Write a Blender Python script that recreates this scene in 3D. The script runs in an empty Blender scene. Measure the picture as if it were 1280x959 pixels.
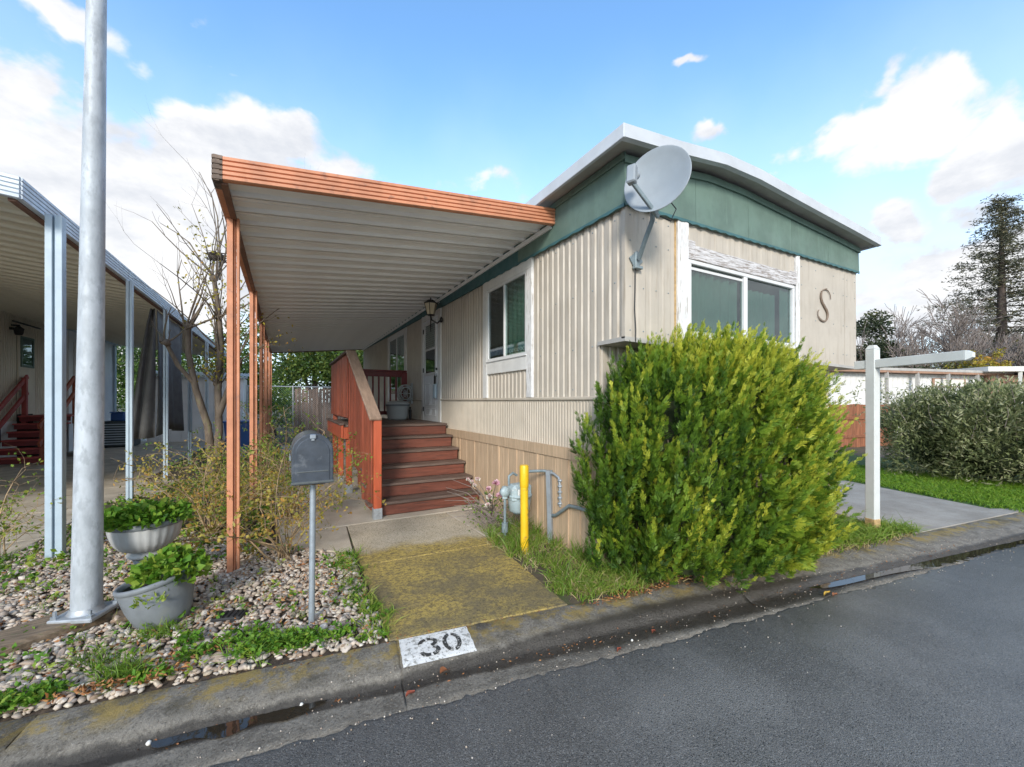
import bpy, math, random
import numpy as np
from mathutils import Vector, Matrix
R = math.radians
random.seed(7); RNG = np.random.default_rng(7)
scene = bpy.context.scene
COL = scene.collection

# ------------------------------------------------------------------ camera
FWD = Vector((.486, .874, 0)).normalized()
cam_d = bpy.data.cameras.new('camera'); cam = bpy.data.objects.new('camera', cam_d); COL.objects.link(cam)
cam.location = (0, 0, 1.5); cam.rotation_euler = (R(90), 0, -math.atan2(.486, .874))
cam_d.sensor_width = 36; cam_d.lens = 14.4; cam_d.shift_y = .0176; cam_d.clip_end = 3000; cam_d.clip_start = .05
scene.camera = cam
# ------------------------------------------------------------------ light
SUN_DIR = Vector((-.50, -.80, .44)).normalized()      # towards the sun
SUN_EL = math.asin(SUN_DIR.z); SUN_AZ = math.atan2(SUN_DIR.x, SUN_DIR.y)
sd = bpy.data.lights.new('sun', 'SUN'); sd.energy = 1.25; sd.angle = R(14); sd.color = (1, .95, .87)
so = bpy.data.objects.new('sun', sd); COL.objects.link(so)
so.rotation_euler = (-SUN_DIR).to_track_quat('-Z', 'Y').to_euler()
scene.view_settings.view_transform = 'Standard'; scene.view_settings.look = 'None'
scene.view_settings.exposure = 1.52; scene.view_settings.gamma = 1; scene.view_settings.use_curve_mapping = False

# ------------------------------------------------------------------ node helpers
class NT:
    def __init__(s, nt): s.nt = nt; s.n = nt.nodes; s.l = nt.links
    def node(s, t, **k):
        x = s.n.new(t)
        for a, b in k.items(): setattr(x, a, b)
        return x
    def put(s, sock, v):
        if v is None: return
        if hasattr(v, 'is_linked') or isinstance(v, bpy.types.NodeSocket): s.l.new(v, sock)
        else:
            if sock.type == 'RGBA' and not hasattr(v, '__len__'): v = (v, v, v, 1)
            if sock.type == 'RGBA' and len(v) == 3: v = (*v, 1)
            sock.default_value = v
    def math(s, op, a, b=None, c=None, clamp=False):
        x = s.node('ShaderNodeMath', operation=op, use_clamp=clamp)
        s.put(x.inputs[0], a); s.put(x.inputs[1], b)
        if c is not None: s.put(x.inputs[2], c)
        return x.outputs[0]
    def mix(s, f, a, b, bt='MIX'):
        x = s.node('ShaderNodeMix', data_type='RGBA', blend_type=bt)
        s.put(x.inputs[0], f); s.put(x.inputs[6], a); s.put(x.inputs[7], b); return x.outputs[2]
    def noise(s, vec, scale, detail=4, rough=.55, dist=0):
        x = s.node('ShaderNodeTexNoise'); s.put(x.inputs['Vector'], vec)
        x.inputs['Scale'].default_value = scale; x.inputs['Detail'].default_value = detail
        x.inputs['Roughness'].default_value = rough; x.inputs['Distortion'].default_value = dist
        return x.outputs['Fac']
    def ramp(s, f, a, b, va=0., vb=1.):
        x = s.node('ShaderNodeMapRange', interpolation_type='SMOOTHSTEP'); x.clamp = True
        s.put(x.inputs[0], f); s.put(x.inputs[1], a); s.put(x.inputs[2], b); s.put(x.inputs[3], va); s.put(x.inputs[4], vb)
        return x.outputs[0]
    def mapv(s, vec, scale=(1, 1, 1), loc=(0, 0, 0), rot=(0, 0, 0)):
        x = s.node('ShaderNodeMapping'); s.put(x.inputs[0], vec)
        x.inputs['Scale'].default_value = scale; x.inputs['Location'].default_value = loc; x.inputs['Rotation'].default_value = rot
        return x.outputs[0]

# ------------------------------------------------------------------ world: clear sky with cumulus clouds
W = bpy.data.worlds.new('World'); scene.world = W; W.use_nodes = True
t = NT(W.node_tree); t.n.clear()
out = t.node('ShaderNodeOutputWorld'); bg = t.node('ShaderNodeBackground'); t.l.new(bg.outputs[0], out.inputs[0])
sky = t.node('ShaderNodeTexSky', sky_type='NISHITA', sun_disc=False)
sky.sun_elevation = SUN_EL; sky.sun_rotation = SUN_AZ; sky.air_density = 1.0; sky.dust_density = .6; sky.ozone_density = 2.2
tc = t.node('ShaderNodeTexCoord'); dirv = tc.outputs['Generated']
sx = t.node('ShaderNodeSeparateXYZ'); t.l.new(dirv, sx.inputs[0])
az = t.math('ARCTAN2', sx.outputs[0], sx.outputs[1]); el = t.math('ARCSINE', sx.outputs[2])
CAM_AZ = math.atan2(.486, .874)
def azel(u, v):
    r = (u - 640) / 512; up = (502 - v) / 512
    return CAM_AZ + math.atan(r), math.atan(up / math.hypot(1, r))
wp = t.node('ShaderNodeTexNoise'); t.put(wp.inputs['Vector'], dirv); wp.inputs['Scale'].default_value = 5; wp.inputs['Detail'].default_value = 5
wx = t.node('ShaderNodeSeparateColor'); t.l.new(wp.outputs['Color'], wx.inputs[0])
az = t.math('ADD', az, t.math('MULTIPLY', t.math('SUBTRACT', wx.outputs[0], .5), .34)); el = t.math('ADD', el, t.math('MULTIPLY', t.math('SUBTRACT', wx.outputs[1], .5), .20))
nz1 = t.noise(dirv, 3.4, 8, .58, .2); nz2 = t.noise(t.mapv(dirv, (1, 1, 1.8), (3, 1, 2)), 8, 7, .6, .3)
CLOUDS = [  # centre in the photograph -> a bearing and a height in the sky, half-width, half-height (pixels), density
 (-20, 170, 150, 120, 1), (40, 120, 70, 70, .95), (130, 240, 190, 105, 1.1), (270, 195, 120, 55, 1.0), (370, 178, 70, 38, .9), (180, 330, 230, 130, 1.1), (60, 4, 95, 24, .85),
 (0, 360, 260, 160, 1.05), (190, 80, 40, 18, .32), (290, 72, 22, 10, .42), (325, 96, 20, 10, .42), (500, 225, 130, 30, .5), (610, 242, 50, 14, .6), (255, -4, 30, 10, .4),
 (880, 66, 34, 11, .75), (912, 180, 46, 20, .9), (975, 212, 30, 12, .7), (1120, 172, 150, 50, 1.15), (1215, 122, 80, 36, .9), (1270, 180, 130, 54, 1.15), (1045, 185, 60, 34, .9), (1075, 130, 50, 30, .6), (1105, 300, 70, 40, .95),
 (1150, 370, 140, 52, 1.0), (1255, 268, 90, 34, .6), (1020, 400, 200, 40, .7), (1280, 400, 160, 60, .7), (1340, 330, 120, 60, .6)]
cov = None
for (u, v, ru, rv, dn) in CLOUDS:
    a0, e0 = azel(u, v); a1, _ = azel(u + ru, v); _, e1 = azel(u, v - rv)
    dx = t.math('MULTIPLY', t.math('SUBTRACT', az, a0), 1 / abs(a1 - a0)); dy = t.math('MULTIPLY', t.math('SUBTRACT', el, e0), 1 / abs(e1 - e0))
    r2 = t.math('ADD', t.math('MULTIPLY', dx, dx), t.math('MULTIPLY', dy, dy))
    m = t.math('MULTIPLY', t.math('POWER', 2.718, t.math('MULTIPLY', r2, -.9)), dn)
    cov = m if cov is None else t.math('SMOOTH_MAX', cov, m, .12)
# elsewhere: unseen scattered cumulus, cover raised to light the shade under the roofs
inview = t.ramp(t.math('ABSOLUTE', t.math('SUBTRACT', az, CAM_AZ)), .95, 1.3)
far = t.math('MULTIPLY', t.ramp(t.noise(dirv, 1.6, 3, .5), .42, .58), inview)
cov = t.math('MAXIMUM', cov, far)
dens = t.math('ADD', t.math('ADD', cov, t.math('MULTIPLY', t.math('SUBTRACT', nz1, .5), 1.5)), t.math('MULTIPLY', t.math('SUBTRACT', nz2, .5), 1.1))
cmask = t.ramp(dens, .34, .66)
lowhaze = t.math('MULTIPLY', t.ramp(el, .75, 0.0), .80)
skycol = t.mix(1.0, sky.outputs[0], (.84, 1.06, 1.14, 1), 'MULTIPLY')
skycol = t.mix(lowhaze, skycol, (3.0, 3.45, 3.95, 1))
shade = t.ramp(t.noise(t.mapv(dirv, (1, 1, 2.0), (5, 2, 8)), 4.6, 7, .62), .40, .66)
ccol = t.mix(shade, (2.98, 2.96, 2.96, 1), (2.20, 2.26, 2.40, 1))
t.put(bg.inputs[0], t.mix(t.math('MULTIPLY', cmask, .96), skycol, ccol)); bg.inputs[1].default_value = .125

# ------------------------------------------------------------------ materials
MATS = {}
def mat(name, base, rough=.6, metal=0., var=.12, scale=4., bump=0., bscale=60., col2=None, c2at=(.5, .65), c2scale=6., stretch=(1, 1, 1), rvar=.1, spec=.5, c2stretch=None, objrand=0., c2detail=6):
    m = bpy.data.materials.new(name); m.use_nodes = True; t = NT(m.node_tree); t.n.clear()
    o = t.node('ShaderNodeOutputMaterial'); p = t.node('ShaderNodeBsdfPrincipled'); t.l.new(p.outputs[0], o.inputs[0])
    vec = t.mapv(t.node('ShaderNodeTexCoord').outputs['Object'], stretch)
    n1 = t.noise(vec, scale, 6, .6)
    k = t.ramp(n1, .3, .7, 1 - var, 1 + var)
    kc = t.node('ShaderNodeCombineColor'); [t.l.new(k, kc.inputs[i]) for i in range(3)]
    c = t.mix(1, base, kc.outputs[0], 'MULTIPLY')
    if col2 is not None:
        v2 = t.mapv(t.node('ShaderNodeTexCoord').outputs['Object'], c2stretch or stretch, (3.1, 7.7, 1.3))
        c = t.mix(t.ramp(t.noise(v2, c2scale, c2detail, .62), *c2at), c, col2)
    if objrand:
        oi = t.node('ShaderNodeObjectInfo'); hv = t.node('ShaderNodeHueSaturation')
        t.put(hv.inputs['Value'], t.ramp(oi.outputs['Random'], 0, 1, 1 - objrand, 1 + objrand)); t.put(hv.inputs['Color'], c); c = hv.outputs[0]
    t.put(p.inputs['Base Color'], c)
    t.put(p.inputs['Roughness'], t.ramp(t.noise(vec, scale * 2.3, 4), .3, .7, max(.03, rough - rvar), min(1, rough + rvar)))
    p.inputs['Metallic'].default_value = metal; p.inputs['Specular IOR Level'].default_value = spec
    if bump:
        b = t.node('ShaderNodeBump'); b.inputs['Strength'].default_value = min(1, bump); b.inputs['Distance'].default_value = .01
        t.put(b.inputs['Height'], t.noise(vec, bscale, 5, .65)); t.l.new(b.outputs[0], p.inputs['Normal'])
    MATS[name] = m; m['_p'] = 1
    return m
def leafmat(name, c0, c1, c2, trans=.3, rough=.55):
    """foliage: tint attribute blends three colours; the cypress puts light and shade into it"""
    m = bpy.data.materials.new(name); m.use_nodes = True; t = NT(m.node_tree); t.n.clear()
    o = t.node('ShaderNodeOutputMaterial'); p = t.node('ShaderNodeBsdfPrincipled')
    at = t.node('ShaderNodeAttribute', attribute_name='tint')
    cr = t.node('ShaderNodeValToRGB'); cr.color_ramp.elements[0].color = (*c0, 1); cr.color_ramp.elements[1].color = (*c2, 1)
    e = cr.color_ramp.elements.new(.5); e.color = (*c1, 1)
    t.l.new(at.outputs['Fac'], cr.inputs[0]); t.l.new(cr.outputs[0], p.inputs['Base Color'])
    p.inputs['Roughness'].default_value = rough; p.inputs['Specular IOR Level'].default_value = .35
    tr = t.node('ShaderNodeBsdfTranslucent'); t.l.new(cr.outputs[0], tr.inputs[0])
    mx = t.node('ShaderNodeMixShader'); mx.inputs[0].default_value = trans
    t.l.new(p.outputs[0], mx.inputs[1]); t.l.new(tr.outputs[0], mx.inputs[2]); t.l.new(mx.outputs[0], o.inputs[0])
    MATS[name] = m; return m
def glassmat(name, tint=(.9, .95, .93), refl=.1):
    m = bpy.data.materials.new(name); m.use_nodes = True; t = NT(m.node_tree); t.n.clear()
    o = t.node('ShaderNodeOutputMaterial'); tr = t.node('ShaderNodeBsdfTransparent'); g = t.node('ShaderNodeBsdfGlossy')
    tr.inputs[0].default_value = (*tint, 1); g.inputs['Roughness'].default_value = .03; g.inputs[0].default_value = (.9, .95, 1, 1)
    fr = t.node('ShaderNodeLayerWeight')
    mx = t.node('ShaderNodeMixShader'); t.put(mx.inputs[0], t.math('ADD', t.math('MULTIPLY', t.math('POWER', fr.outputs['Facing'], 5), .9), .05 + refl, clamp=True))
    t.l.new(tr.outputs[0], mx.inputs[1]); t.l.new(g.outputs[0], mx.inputs[2]); t.l.new(mx.outputs[0], o.inputs[0])
    MATS[name] = m; return m

mat('siding', (.485, .43, .36), .55, var=.07, scale=2.5, col2=(.37, .31, .24), c2at=(.50, .78), c2scale=3, c2stretch=(6, 6, .6), bump=.30, bscale=5)
mat('siding_low', (.52, .455, .37), .6, var=.07, scale=3, col2=(.42, .35, .27), c2at=(.55, .8), c2scale=3, c2stretch=(6, 6, .7))
mat('skirt', (.50, .36, .235), .75, var=.16, scale=3, stretch=(14, 14, .8), bump=.25, bscale=12, col2=(.36, .23, .14), c2at=(.62, .8), objrand=.07)
mat('green', (.12, .185, .152), .6, var=.14, scale=3, col2=(.145, .22, .18), c2at=(.5, .75), c2scale=4, c2stretch=(3, 3, .5), bump=.05)
mat('teal', (.045, .13, .14), .6, var=.12, scale=3)
mat('roof_white', (.52, .54, .565), .45, var=.08, scale=3, col2=(.45, .45, .44), c2at=(.62, .85), c2scale=9)
mat('soffit', (.42, .40, .37), .6, var=.1)
mat('white_paint', (.68, .67, .65), .55, var=.07, scale=6, col2=(.42, .38, .34), c2at=(.66, .8), c2scale=9)
mat('peeling', (.60, .58, .58), .75, var=.12, scale=9, stretch=(1, 1, 5), col2=(.27, .23, .205), c2at=(.46, .60), c2scale=9, c2stretch=(1.0, 1.0, 14), bump=.4, bscale=30)
mat('peeling_up', (.72, .71, .70), .75, var=.1, scale=9, col2=(.40, .36, .32), c2at=(.54, .66), c2scale=7, c2stretch=(8, 8, .9), bump=.3, bscale=30)
mat('vinyl', (.66, .66, .66), .4, var=.04)
mat('door_white', (.74, .76, .78), .45, var=.05)
mat('dark', (.012, .012, .014), .5)
mat('interior', (.03, .028, .025), .9)
mat('curtain', (.11, .185, .155), .85, var=.12, scale=3)
mat('curtain_grey', (.17, .155, .13), .85, var=.12, scale=3)
mat('blind', (.32, .31, .30), .7, var=.05)
glassmat('glass', (.72, .80, .77), refl=.04); glassmat('glass_dark', (.55, .6, .6), .03)
mat('orange', (.56, .235, .125), .55, var=.14, scale=5, col2=(.36, .16, .10), c2at=(.56, .70), c2scale=11, bump=.08)
mat('orange_weathered', (.17, .12, .09), .7, var=.3, scale=14, col2=(.06, .05, .045), c2at=(.5, .65), c2scale=10)
mat('brown_beam', (.17, .085, .055), .6, var=.15)
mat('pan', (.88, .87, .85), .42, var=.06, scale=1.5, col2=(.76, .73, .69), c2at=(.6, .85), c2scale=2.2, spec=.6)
mat('pan_top', (.5, .5, .48), .6)
mat('redwood', (.30, .075, .038), .5, var=.28, scale=3, stretch=(8, 8, .7), col2=(.22, .05, .025), c2at=(.55, .75), bump=.15, bscale=16, objrand=.14)
mat('redwood_h', (.15, .048, .03), .5, var=.22, scale=3, stretch=(.8, 8, 8), col2=(.075, .03, .022), c2at=(.5, .72), bump=.15, bscale=16, objrand=.14)
mat('post_red', (.43, .088, .036), .42, var=.14, scale=3, stretch=(8, 8, .6), col2=(.38, .07, .03), c2at=(.6, .8))
mat('dark_red', (.16, .018, .02), .4, var=.12)
mat('tread', (.125, .085, .068), .55, var=.25, scale=3, stretch=(.8, 10, 10), col2=(.21, .16, .13), c2at=(.52, .72), c2scale=4, bump=.25, bscale=14, objrand=.15)
mat('cap_rail', (.30, .205, .15), .65, var=.18, scale=4, stretch=(8, .8, 3), bump=.2, bscale=14)
mat('galv', (.42, .44, .46), .5, .45, var=.14, scale=14, col2=(.40, .42, .44), c2at=(.5, .64), c2scale=26, bump=.06)
mat('galv_pole', (.44, .47, .50), .6, .1, var=.16, scale=9, stretch=(1, 1, .45), col2=(.34, .365, .39), c2at=(.48, .66), c2scale=22, c2stretch=(1, 1, .45), bump=.15, bscale=40)
mat('blue_post', (.42, .51, .58), .5, var=.07, scale=4, col2=(.30, .40, .48), c2at=(.64, .82), c2scale=7, c2stretch=(2, 2, .5))
mat('blue_fascia', (.50, .56, .62), .45, var=.08)
mat('tan_pan', (.70, .66, .54), .5, var=.07, scale=1.5, col2=(.5, .46, .36), c2at=(.6, .85), c2scale=2)
mat('mailbox_grey', (.052, .062, .078), .42, var=.22, scale=9, col2=(.11, .12, .135), c2at=(.56, .72), c2scale=12, bump=.08)
mat('mailbox_side', (.10, .11, .11), .38, var=.15, scale=9)
mat('pipe_grey', (.32, .355, .39), .4, .3, var=.1, scale=9)
mat('yellow', (.78, .48, .015), .45, var=.08, scale=5, col2=(.45, .27, .04), c2at=(.58, .72), c2scale=14, bump=.06)
mat('meter_grey', (.36, .44, .46), .5, var=.12, scale=16, col2=(.52, .55, .56), c2at=(.56, .7), c2scale=24, bump=.1)
mat('pipe', (.22, .27, .29), .5, .2, var=.15, scale=15)
mat('sign_white', (.60, .61, .59), .5, var=.05, scale=6, col2=(.55, .55, .50), c2at=(.66, .85), c2scale=5, c2stretch=(4, 4, .8))
mat('rot', (.45, .30, .14), .8, var=.3, scale=20)
mat('planter_grey', (.185, .20, .215), .6, var=.12, scale=7, col2=(.22, .23, .22), c2at=(.58, .75), c2scale=5, bump=.08)
mat('planter_white', (.45, .45, .445), .65, var=.12, scale=6, stretch=(1, 1, .5), col2=(.36, .36, .34), c2at=(.6, .8), c2scale=6, c2stretch=(5, 5, .6), bump=.1)
mat('soil', (.06, .043, .03), .95, var=.4, scale=18, col2=(.12, .085, .055), c2at=(.5, .65), c2scale=30, bump=.9, bscale=50)
mat('earth', (.11, .085, .055), .95, var=.3, scale=6, col2=(.075, .09, .03), c2at=(.5, .62), c2scale=2.5, bump=.6, bscale=40)
mat('bark', (.15, .115, .085), .85, var=.35, scale=12, stretch=(1, 1, .3), col2=(.20, .18, .10), c2at=(.56, .7), c2scale=9, bump=.7, bscale=30)
mat('bark_dark', (.075, .055, .045), .9, var=.3, scale=8, stretch=(1, 1, .3), bump=.5, bscale=20)
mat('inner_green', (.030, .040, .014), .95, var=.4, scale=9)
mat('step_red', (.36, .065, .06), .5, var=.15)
mat('letter_brown', (.20, .145, .105), .6, var=.1)
mat('dish_grey', (.29, .32, .345), .45, var=.06, scale=5, col2=(.27, .29, .30), c2at=(.58, .8), c2scale=6)
mat('twig_grey', (.25, .205, .18), .85, var=.3, scale=5)
mat('cane', (.36, .25, .14), .7, var=.4, scale=8, col2=(.15, .11, .07), c2at=(.5, .65), c2scale=5)
mat('timber', (.20, .145, .095), .85, var=.35, scale=5, stretch=(1.5, 9, 9), col2=(.12, .13, .06), c2at=(.58, .72), bump=.6, bscale=18)
mat('tarp', (.11, .108, .105), .8, var=.12, scale=4)
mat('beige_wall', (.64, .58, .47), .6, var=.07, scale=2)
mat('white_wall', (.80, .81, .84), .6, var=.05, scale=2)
mat('cream', (.70, .68, .63), .7, var=.06)
mat('blue_plastic', (.02, .09, .30), .45, var=.06)
mat('ac_grey', (.055, .075, .085), .5, .3, var=.1)
mat('fence_red', (.25, .095, .045), .7, var=.25, scale=3, stretch=(9, 9, .7), objrand=.15)
mat('fence_grey', (.20, .145, .115), .85, var=.25, scale=3, stretch=(9, 9, .7), objrand=.25)
mat('brown_house', (.33, .19, .125), .8, var=.15)
mat('brass_glass', (.62, .54, .38), .3, var=.05)
mat('grey_bin', (.42, .44, .44), .55, var=.06)
mat('leaf_dead', (.33, .12, .045), .7, var=.3, scale=20)
mat('leaf_red', (.36, .09, .05), .6, var=.25, scale=20)
mat('leaf_yellow', (.62, .38, .04), .6, var=.2, scale=20)
mat('nest', (.09, .07, .055), .95, var=.3, scale=20)
mat('rubber', (.02, .02, .02), .6)
mat('paint_white', (.72, .71, .68), .8, var=.1, scale=20, col2=(.34, .33, .30), c2at=(.52, .62), c2scale=45, bump=.5, bscale=120, c2detail=4)
mat('paint_black', (.035, .035, .033), .8, var=.2, scale=30, col2=(.42, .41, .39), c2at=(.54, .62), c2scale=50, bump=.4, bscale=120, c2detail=4)
leafmat('cypress_leaf', (.032, .085, .012), (.145, .25, .02), (.50, .50, .05), .28)
leafmat('grass_leaf', (.10, .17, .02), (.17, .30, .028), (.36, .36, .09), .3)
leafmat('lawn_leaf', (.07, .15, .012), (.13, .27, .016), (.26, .36, .04), .3)
leafmat('weed_leaf', (.04, .11, .012), (.12, .27, .022), (.30, .36, .05), .3)
leafmat('rose_leaf', (.14, .17, .04), (.44, .37, .07), (.52, .27, .07), .35)
leafmat('rose_green', (.06, .14, .025), (.20, .30, .04), (.42, .36, .06), .3)
leafmat('hedge_leaf', (.09, .11, .04), (.26, .29, .12), (.56, .52, .33), .38)
leafmat('tree_leaf', (.025, .06, .012), (.075, .14, .025), (.20, .25, .05), .3)
leafmat('needle', (.03, .045, .022), (.07, .085, .04), (.17, .16, .05), .15)
leafmat('conifer_needle', (.05, .06, .035), (.13, .125, .075), (.27, .22, .10), .2)
leafmat('autumn', (.22, .20, .03), (.42, .34, .04), (.50, .25, .04), .3)
leafmat('petal', (.70, .66, .56), (.80, .74, .68), (.78, .45, .50), .3)
leafmat('petal_pink', (.62, .28, .36), (.78, .48, .56), (.85, .66, .70), .3)
leafmat('litter', (.14, .06, .025), (.33, .13, .045), (.48, .26, .10), .1)
leafmat('straw', (.20, .15, .07), (.36, .28, .13), (.48, .40, .22), .15)

def stonemat(name, cols):
    m = bpy.data.materials.new(name); m.use_nodes = True; t = NT(m.node_tree); t.n.clear()
    o = t.node('ShaderNodeOutputMaterial'); p = t.node('ShaderNodeBsdfPrincipled'); t.l.new(p.outputs[0], o.inputs[0])
    ge = t.node('ShaderNodeNewGeometry'); oi = t.node('ShaderNodeObjectInfo')
    r = t.math('FRACT', t.math('ADD', ge.outputs['Random Per Island'], oi.outputs['Random']))
    cr = t.node('ShaderNodeValToRGB'); cr.color_ramp.elements[0].color = (*cols[0], 1); cr.color_ramp.elements[1].color = (*cols[-1], 1)
    for i, c in enumerate(cols[1:-1]): e = cr.color_ramp.elements.new((i + 1) / (len(cols) - 1)); e.color = (*c, 1)
    t.l.new(r, cr.inputs[0])
    tc = t.node('ShaderNodeTexCoord').outputs['Object']
    k = t.ramp(t.noise(tc, 45, 4), .35, .7)
    t.put(p.inputs['Base Color'], t.mix(t.math('MULTIPLY', k, .45), cr.outputs[0], (.17, .12, .08, 1))); p.inputs['Roughness'].default_value = .8
    b = t.node('ShaderNodeBump'); b.inputs['Strength'].default_value = .4; b.inputs['Distance'].default_value = .004
    t.put(b.inputs['Height'], t.noise(tc, 120, 4)); t.l.new(b.outputs[0], p.inputs['Normal'])
    MATS[name] = m
stonemat('stone', [(.44, .36, .26), (.64, .56, .45), (.27, .18, .12), (.74, .68, .60), (.40, .29, .22), (.56, .46, .36), (.23, .20, .18), (.68, .61, .52), (.52, .40, .31)])

def sdot(t):   # distance across the street, from world position
    g = t.node('ShaderNodeNewGeometry'); d = t.node('ShaderNodeVectorMath', operation='DOT_PRODUCT')
    t.l.new(g.outputs['Position'], d.inputs[0]); d.inputs[1].default_value = (.134, .991, 0)
    return g.outputs['Position'], d.outputs['Value']
def m_asphalt():
    m = bpy.data.materials.new('asphalt'); m.use_nodes = True; t = NT(m.node_tree); t.n.clear()
    o = t.node('ShaderNodeOutputMaterial'); p = t.node('ShaderNodeBsdfPrincipled'); t.l.new(p.outputs[0], o.inputs[0])
    pos, s = sdot(t)
    vo = t.node('ShaderNodeTexVoronoi'); t.put(vo.inputs['Vector'], pos); vo.inputs['Scale'].default_value = 190
    sp = t.ramp(t.math('ADD', vo.outputs['Color'], t.math('MULTIPLY', t.math('SUBTRACT', t.noise(pos, 60, 3, .7), .5), .7)), .56, .95)
    big = t.ramp(t.noise(pos, 1.1, 5, .6), .35, .7)
    c = t.mix(big, (.105, .100, .092, 1), (.175, .168, .156, 1))
    c = t.mix(t.math('MULTIPLY', sp, .55), c, (.30, .285, .26, 1))
    c = t.mix(t.ramp(t.noise(pos, 150, 3, .7), .54, .66), c, (.010, .010, .011, 1))
    t.put(p.inputs['Base Color'], c)
    sx = t.node('ShaderNodeSeparateXYZ'); t.l.new(pos, sx.inputs[0])
    wet = t.ramp(t.math('ADD', t.noise(pos, .7, 5, .6, .6), t.ramp(sx.outputs[0], .5, 4.5, -.14, .16)), .40, .62)
    t.put(p.inputs['Roughness'], t.math('ADD', t.math('MULTIPLY', wet, -.30), .60)); p.inputs['Specular IOR Level'].default_value = .5
    b = t.node('ShaderNodeBump'); b.inputs['Strength'].default_value = .6; b.inputs['Distance'].default_value = .004
    h = t.math('ADD', t.math('MULTIPLY', vo.outputs['Distance'], -.8), t.math('MULTIPLY', t.noise(pos, 90, 3), 1.0))
    t.put(b.inputs['Height'], h); t.l.new(b.outputs[0], p.inputs['Normal'])
    MATS['asphalt'] = m
m_asphalt()
def m_kerb():
    m = bpy.data.materials.new('kerb_concrete'); m.use_nodes = True; t = NT(m.node_tree); t.n.clear()
    o = t.node('ShaderNodeOutputMaterial'); p = t.node('ShaderNodeBsdfPrincipled'); t.l.new(p.outputs[0], o.inputs[0])
    pos, s = sdot(t)
    n = t.noise(pos, 9, 6, .65); fine = t.noise(pos, 75, 6, .8)
    c = t.mix(t.ramp(n, .3, .7), (.135, .118, .095, 1), (.26, .232, .19, 1))
    c = t.mix(t.ramp(fine, .5, .68), c, (.33, .30, .25, 1)); c = t.mix(t.ramp(fine, .47, .33), c, (.04, .034, .027, 1))
    # yellow lichen along the back of the kerb
    li = t.math('MULTIPLY', t.ramp(t.noise(pos, 5, 8, .78), .46, .58), t.ramp(s, 2.40, 2.56))
    c = t.mix(t.math('MULTIPLY', li, .75), c, (.34, .235, .05, 1))
    gr = t.math('MULTIPLY', t.ramp(t.noise(pos, 3.2, 7, .7), .5, .66), t.ramp(s, 2.36, 2.50))
    c = t.mix(t.math('MULTIPLY', gr, .75), c, (.075, .065, .045, 1))
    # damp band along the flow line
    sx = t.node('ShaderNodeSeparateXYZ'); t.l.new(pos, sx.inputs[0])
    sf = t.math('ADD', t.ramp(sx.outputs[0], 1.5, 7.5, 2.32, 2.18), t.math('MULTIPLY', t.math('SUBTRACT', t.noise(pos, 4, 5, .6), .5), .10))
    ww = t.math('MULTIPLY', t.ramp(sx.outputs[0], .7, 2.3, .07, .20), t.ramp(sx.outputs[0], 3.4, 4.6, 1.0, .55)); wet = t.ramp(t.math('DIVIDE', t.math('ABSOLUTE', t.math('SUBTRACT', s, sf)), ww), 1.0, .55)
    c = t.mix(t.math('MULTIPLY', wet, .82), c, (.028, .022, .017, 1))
    t.put(p.inputs['Base Color'], c); t.put(p.inputs['Roughness'], t.math('SUBTRACT', .85, t.math('MULTIPLY', wet, .55)))
    b = t.node('ShaderNodeBump'); b.inputs['Strength'].default_value = .8; b.inputs['Distance'].default_value = .012
    t.put(b.inputs['Height'], t.math('ADD', fine, t.math('MULTIPLY', n, 1.5))); t.l.new(b.outputs[0], p.inputs['Normal'])
    MATS['kerb_concrete'] = m
m_kerb()
def m_concrete(name, a, b_, moss=0, grain=1.):
    m = bpy.data.materials.new(name); m.use_nodes = True; t = NT(m.node_tree); t.n.clear()
    o = t.node('ShaderNodeOutputMaterial'); p = t.node('ShaderNodeBsdfPrincipled'); t.l.new(p.outputs[0], o.inputs[0])
    pos, s = sdot(t)
    n = t.noise(pos, 2.2, 7, .65); fine = t.noise(pos, 140, 4, .7)
    c = t.mix(t.ramp(n, .3, .7), a, b_)
    c = t.mix(t.math('MULTIPLY', t.ramp(fine, .5, .3), .5 * grain), c, (.10, .085, .07, 1))
    if moss:   # moss film spreading from the kerb up the path
        f = t.math('ADD', t.ramp(s, 4.75, 3.9), t.math('MULTIPLY', t.math('SUBTRACT', t.noise(pos, 3, 7, .7), .5), 1.2))
        mm = t.ramp(f, .15, .75)
        mc = t.mix(t.ramp(t.noise(pos, 26, 6, .75), .36, .60), (.17, .12, .04, 1), (.50, .36, .075, 1))
        dk = t.math('MULTIPLY', t.ramp(t.noise(pos, 1.7, 7, .68), .40, .60), t.ramp(s, 4.25, 3.6))
        mc = t.mix(t.math('MULTIPLY', dk, .74), mc, (.10, .085, .055, 1))
        c = t.mix(t.math('MULTIPLY', mm, .92), c, mc)
        c = t.mix(t.math('MULTIPLY', t.ramp(t.noise(pos, 70, 6, .8), .50, .38), .75), c, (.05, .04, .02, 1))
    t.put(p.inputs['Base Color'], c); p.inputs['Roughness'].default_value = .85
    b = t.node('ShaderNodeBump'); b.inputs['Strength'].default_value = .5; b.inputs['Distance'].default_value = .005
    t.put(b.inputs['Height'], fine); t.l.new(b.outputs[0], p.inputs['Normal'])
    MATS[name] = m
m_concrete('path_concrete', (.50, .42, .30, 1), (.62, .53, .40, 1), 1)
m_concrete('slab_concrete', (.46, .39, .30, 1), (.58, .51, .41, 1))
m_concrete('neighbour_concrete', (.40, .34, .25, 1), (.62, .54, .43, 1))
m_concrete('drive_concrete', (.27, .24, .20, 1), (.39, .355, .305, 1))
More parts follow.
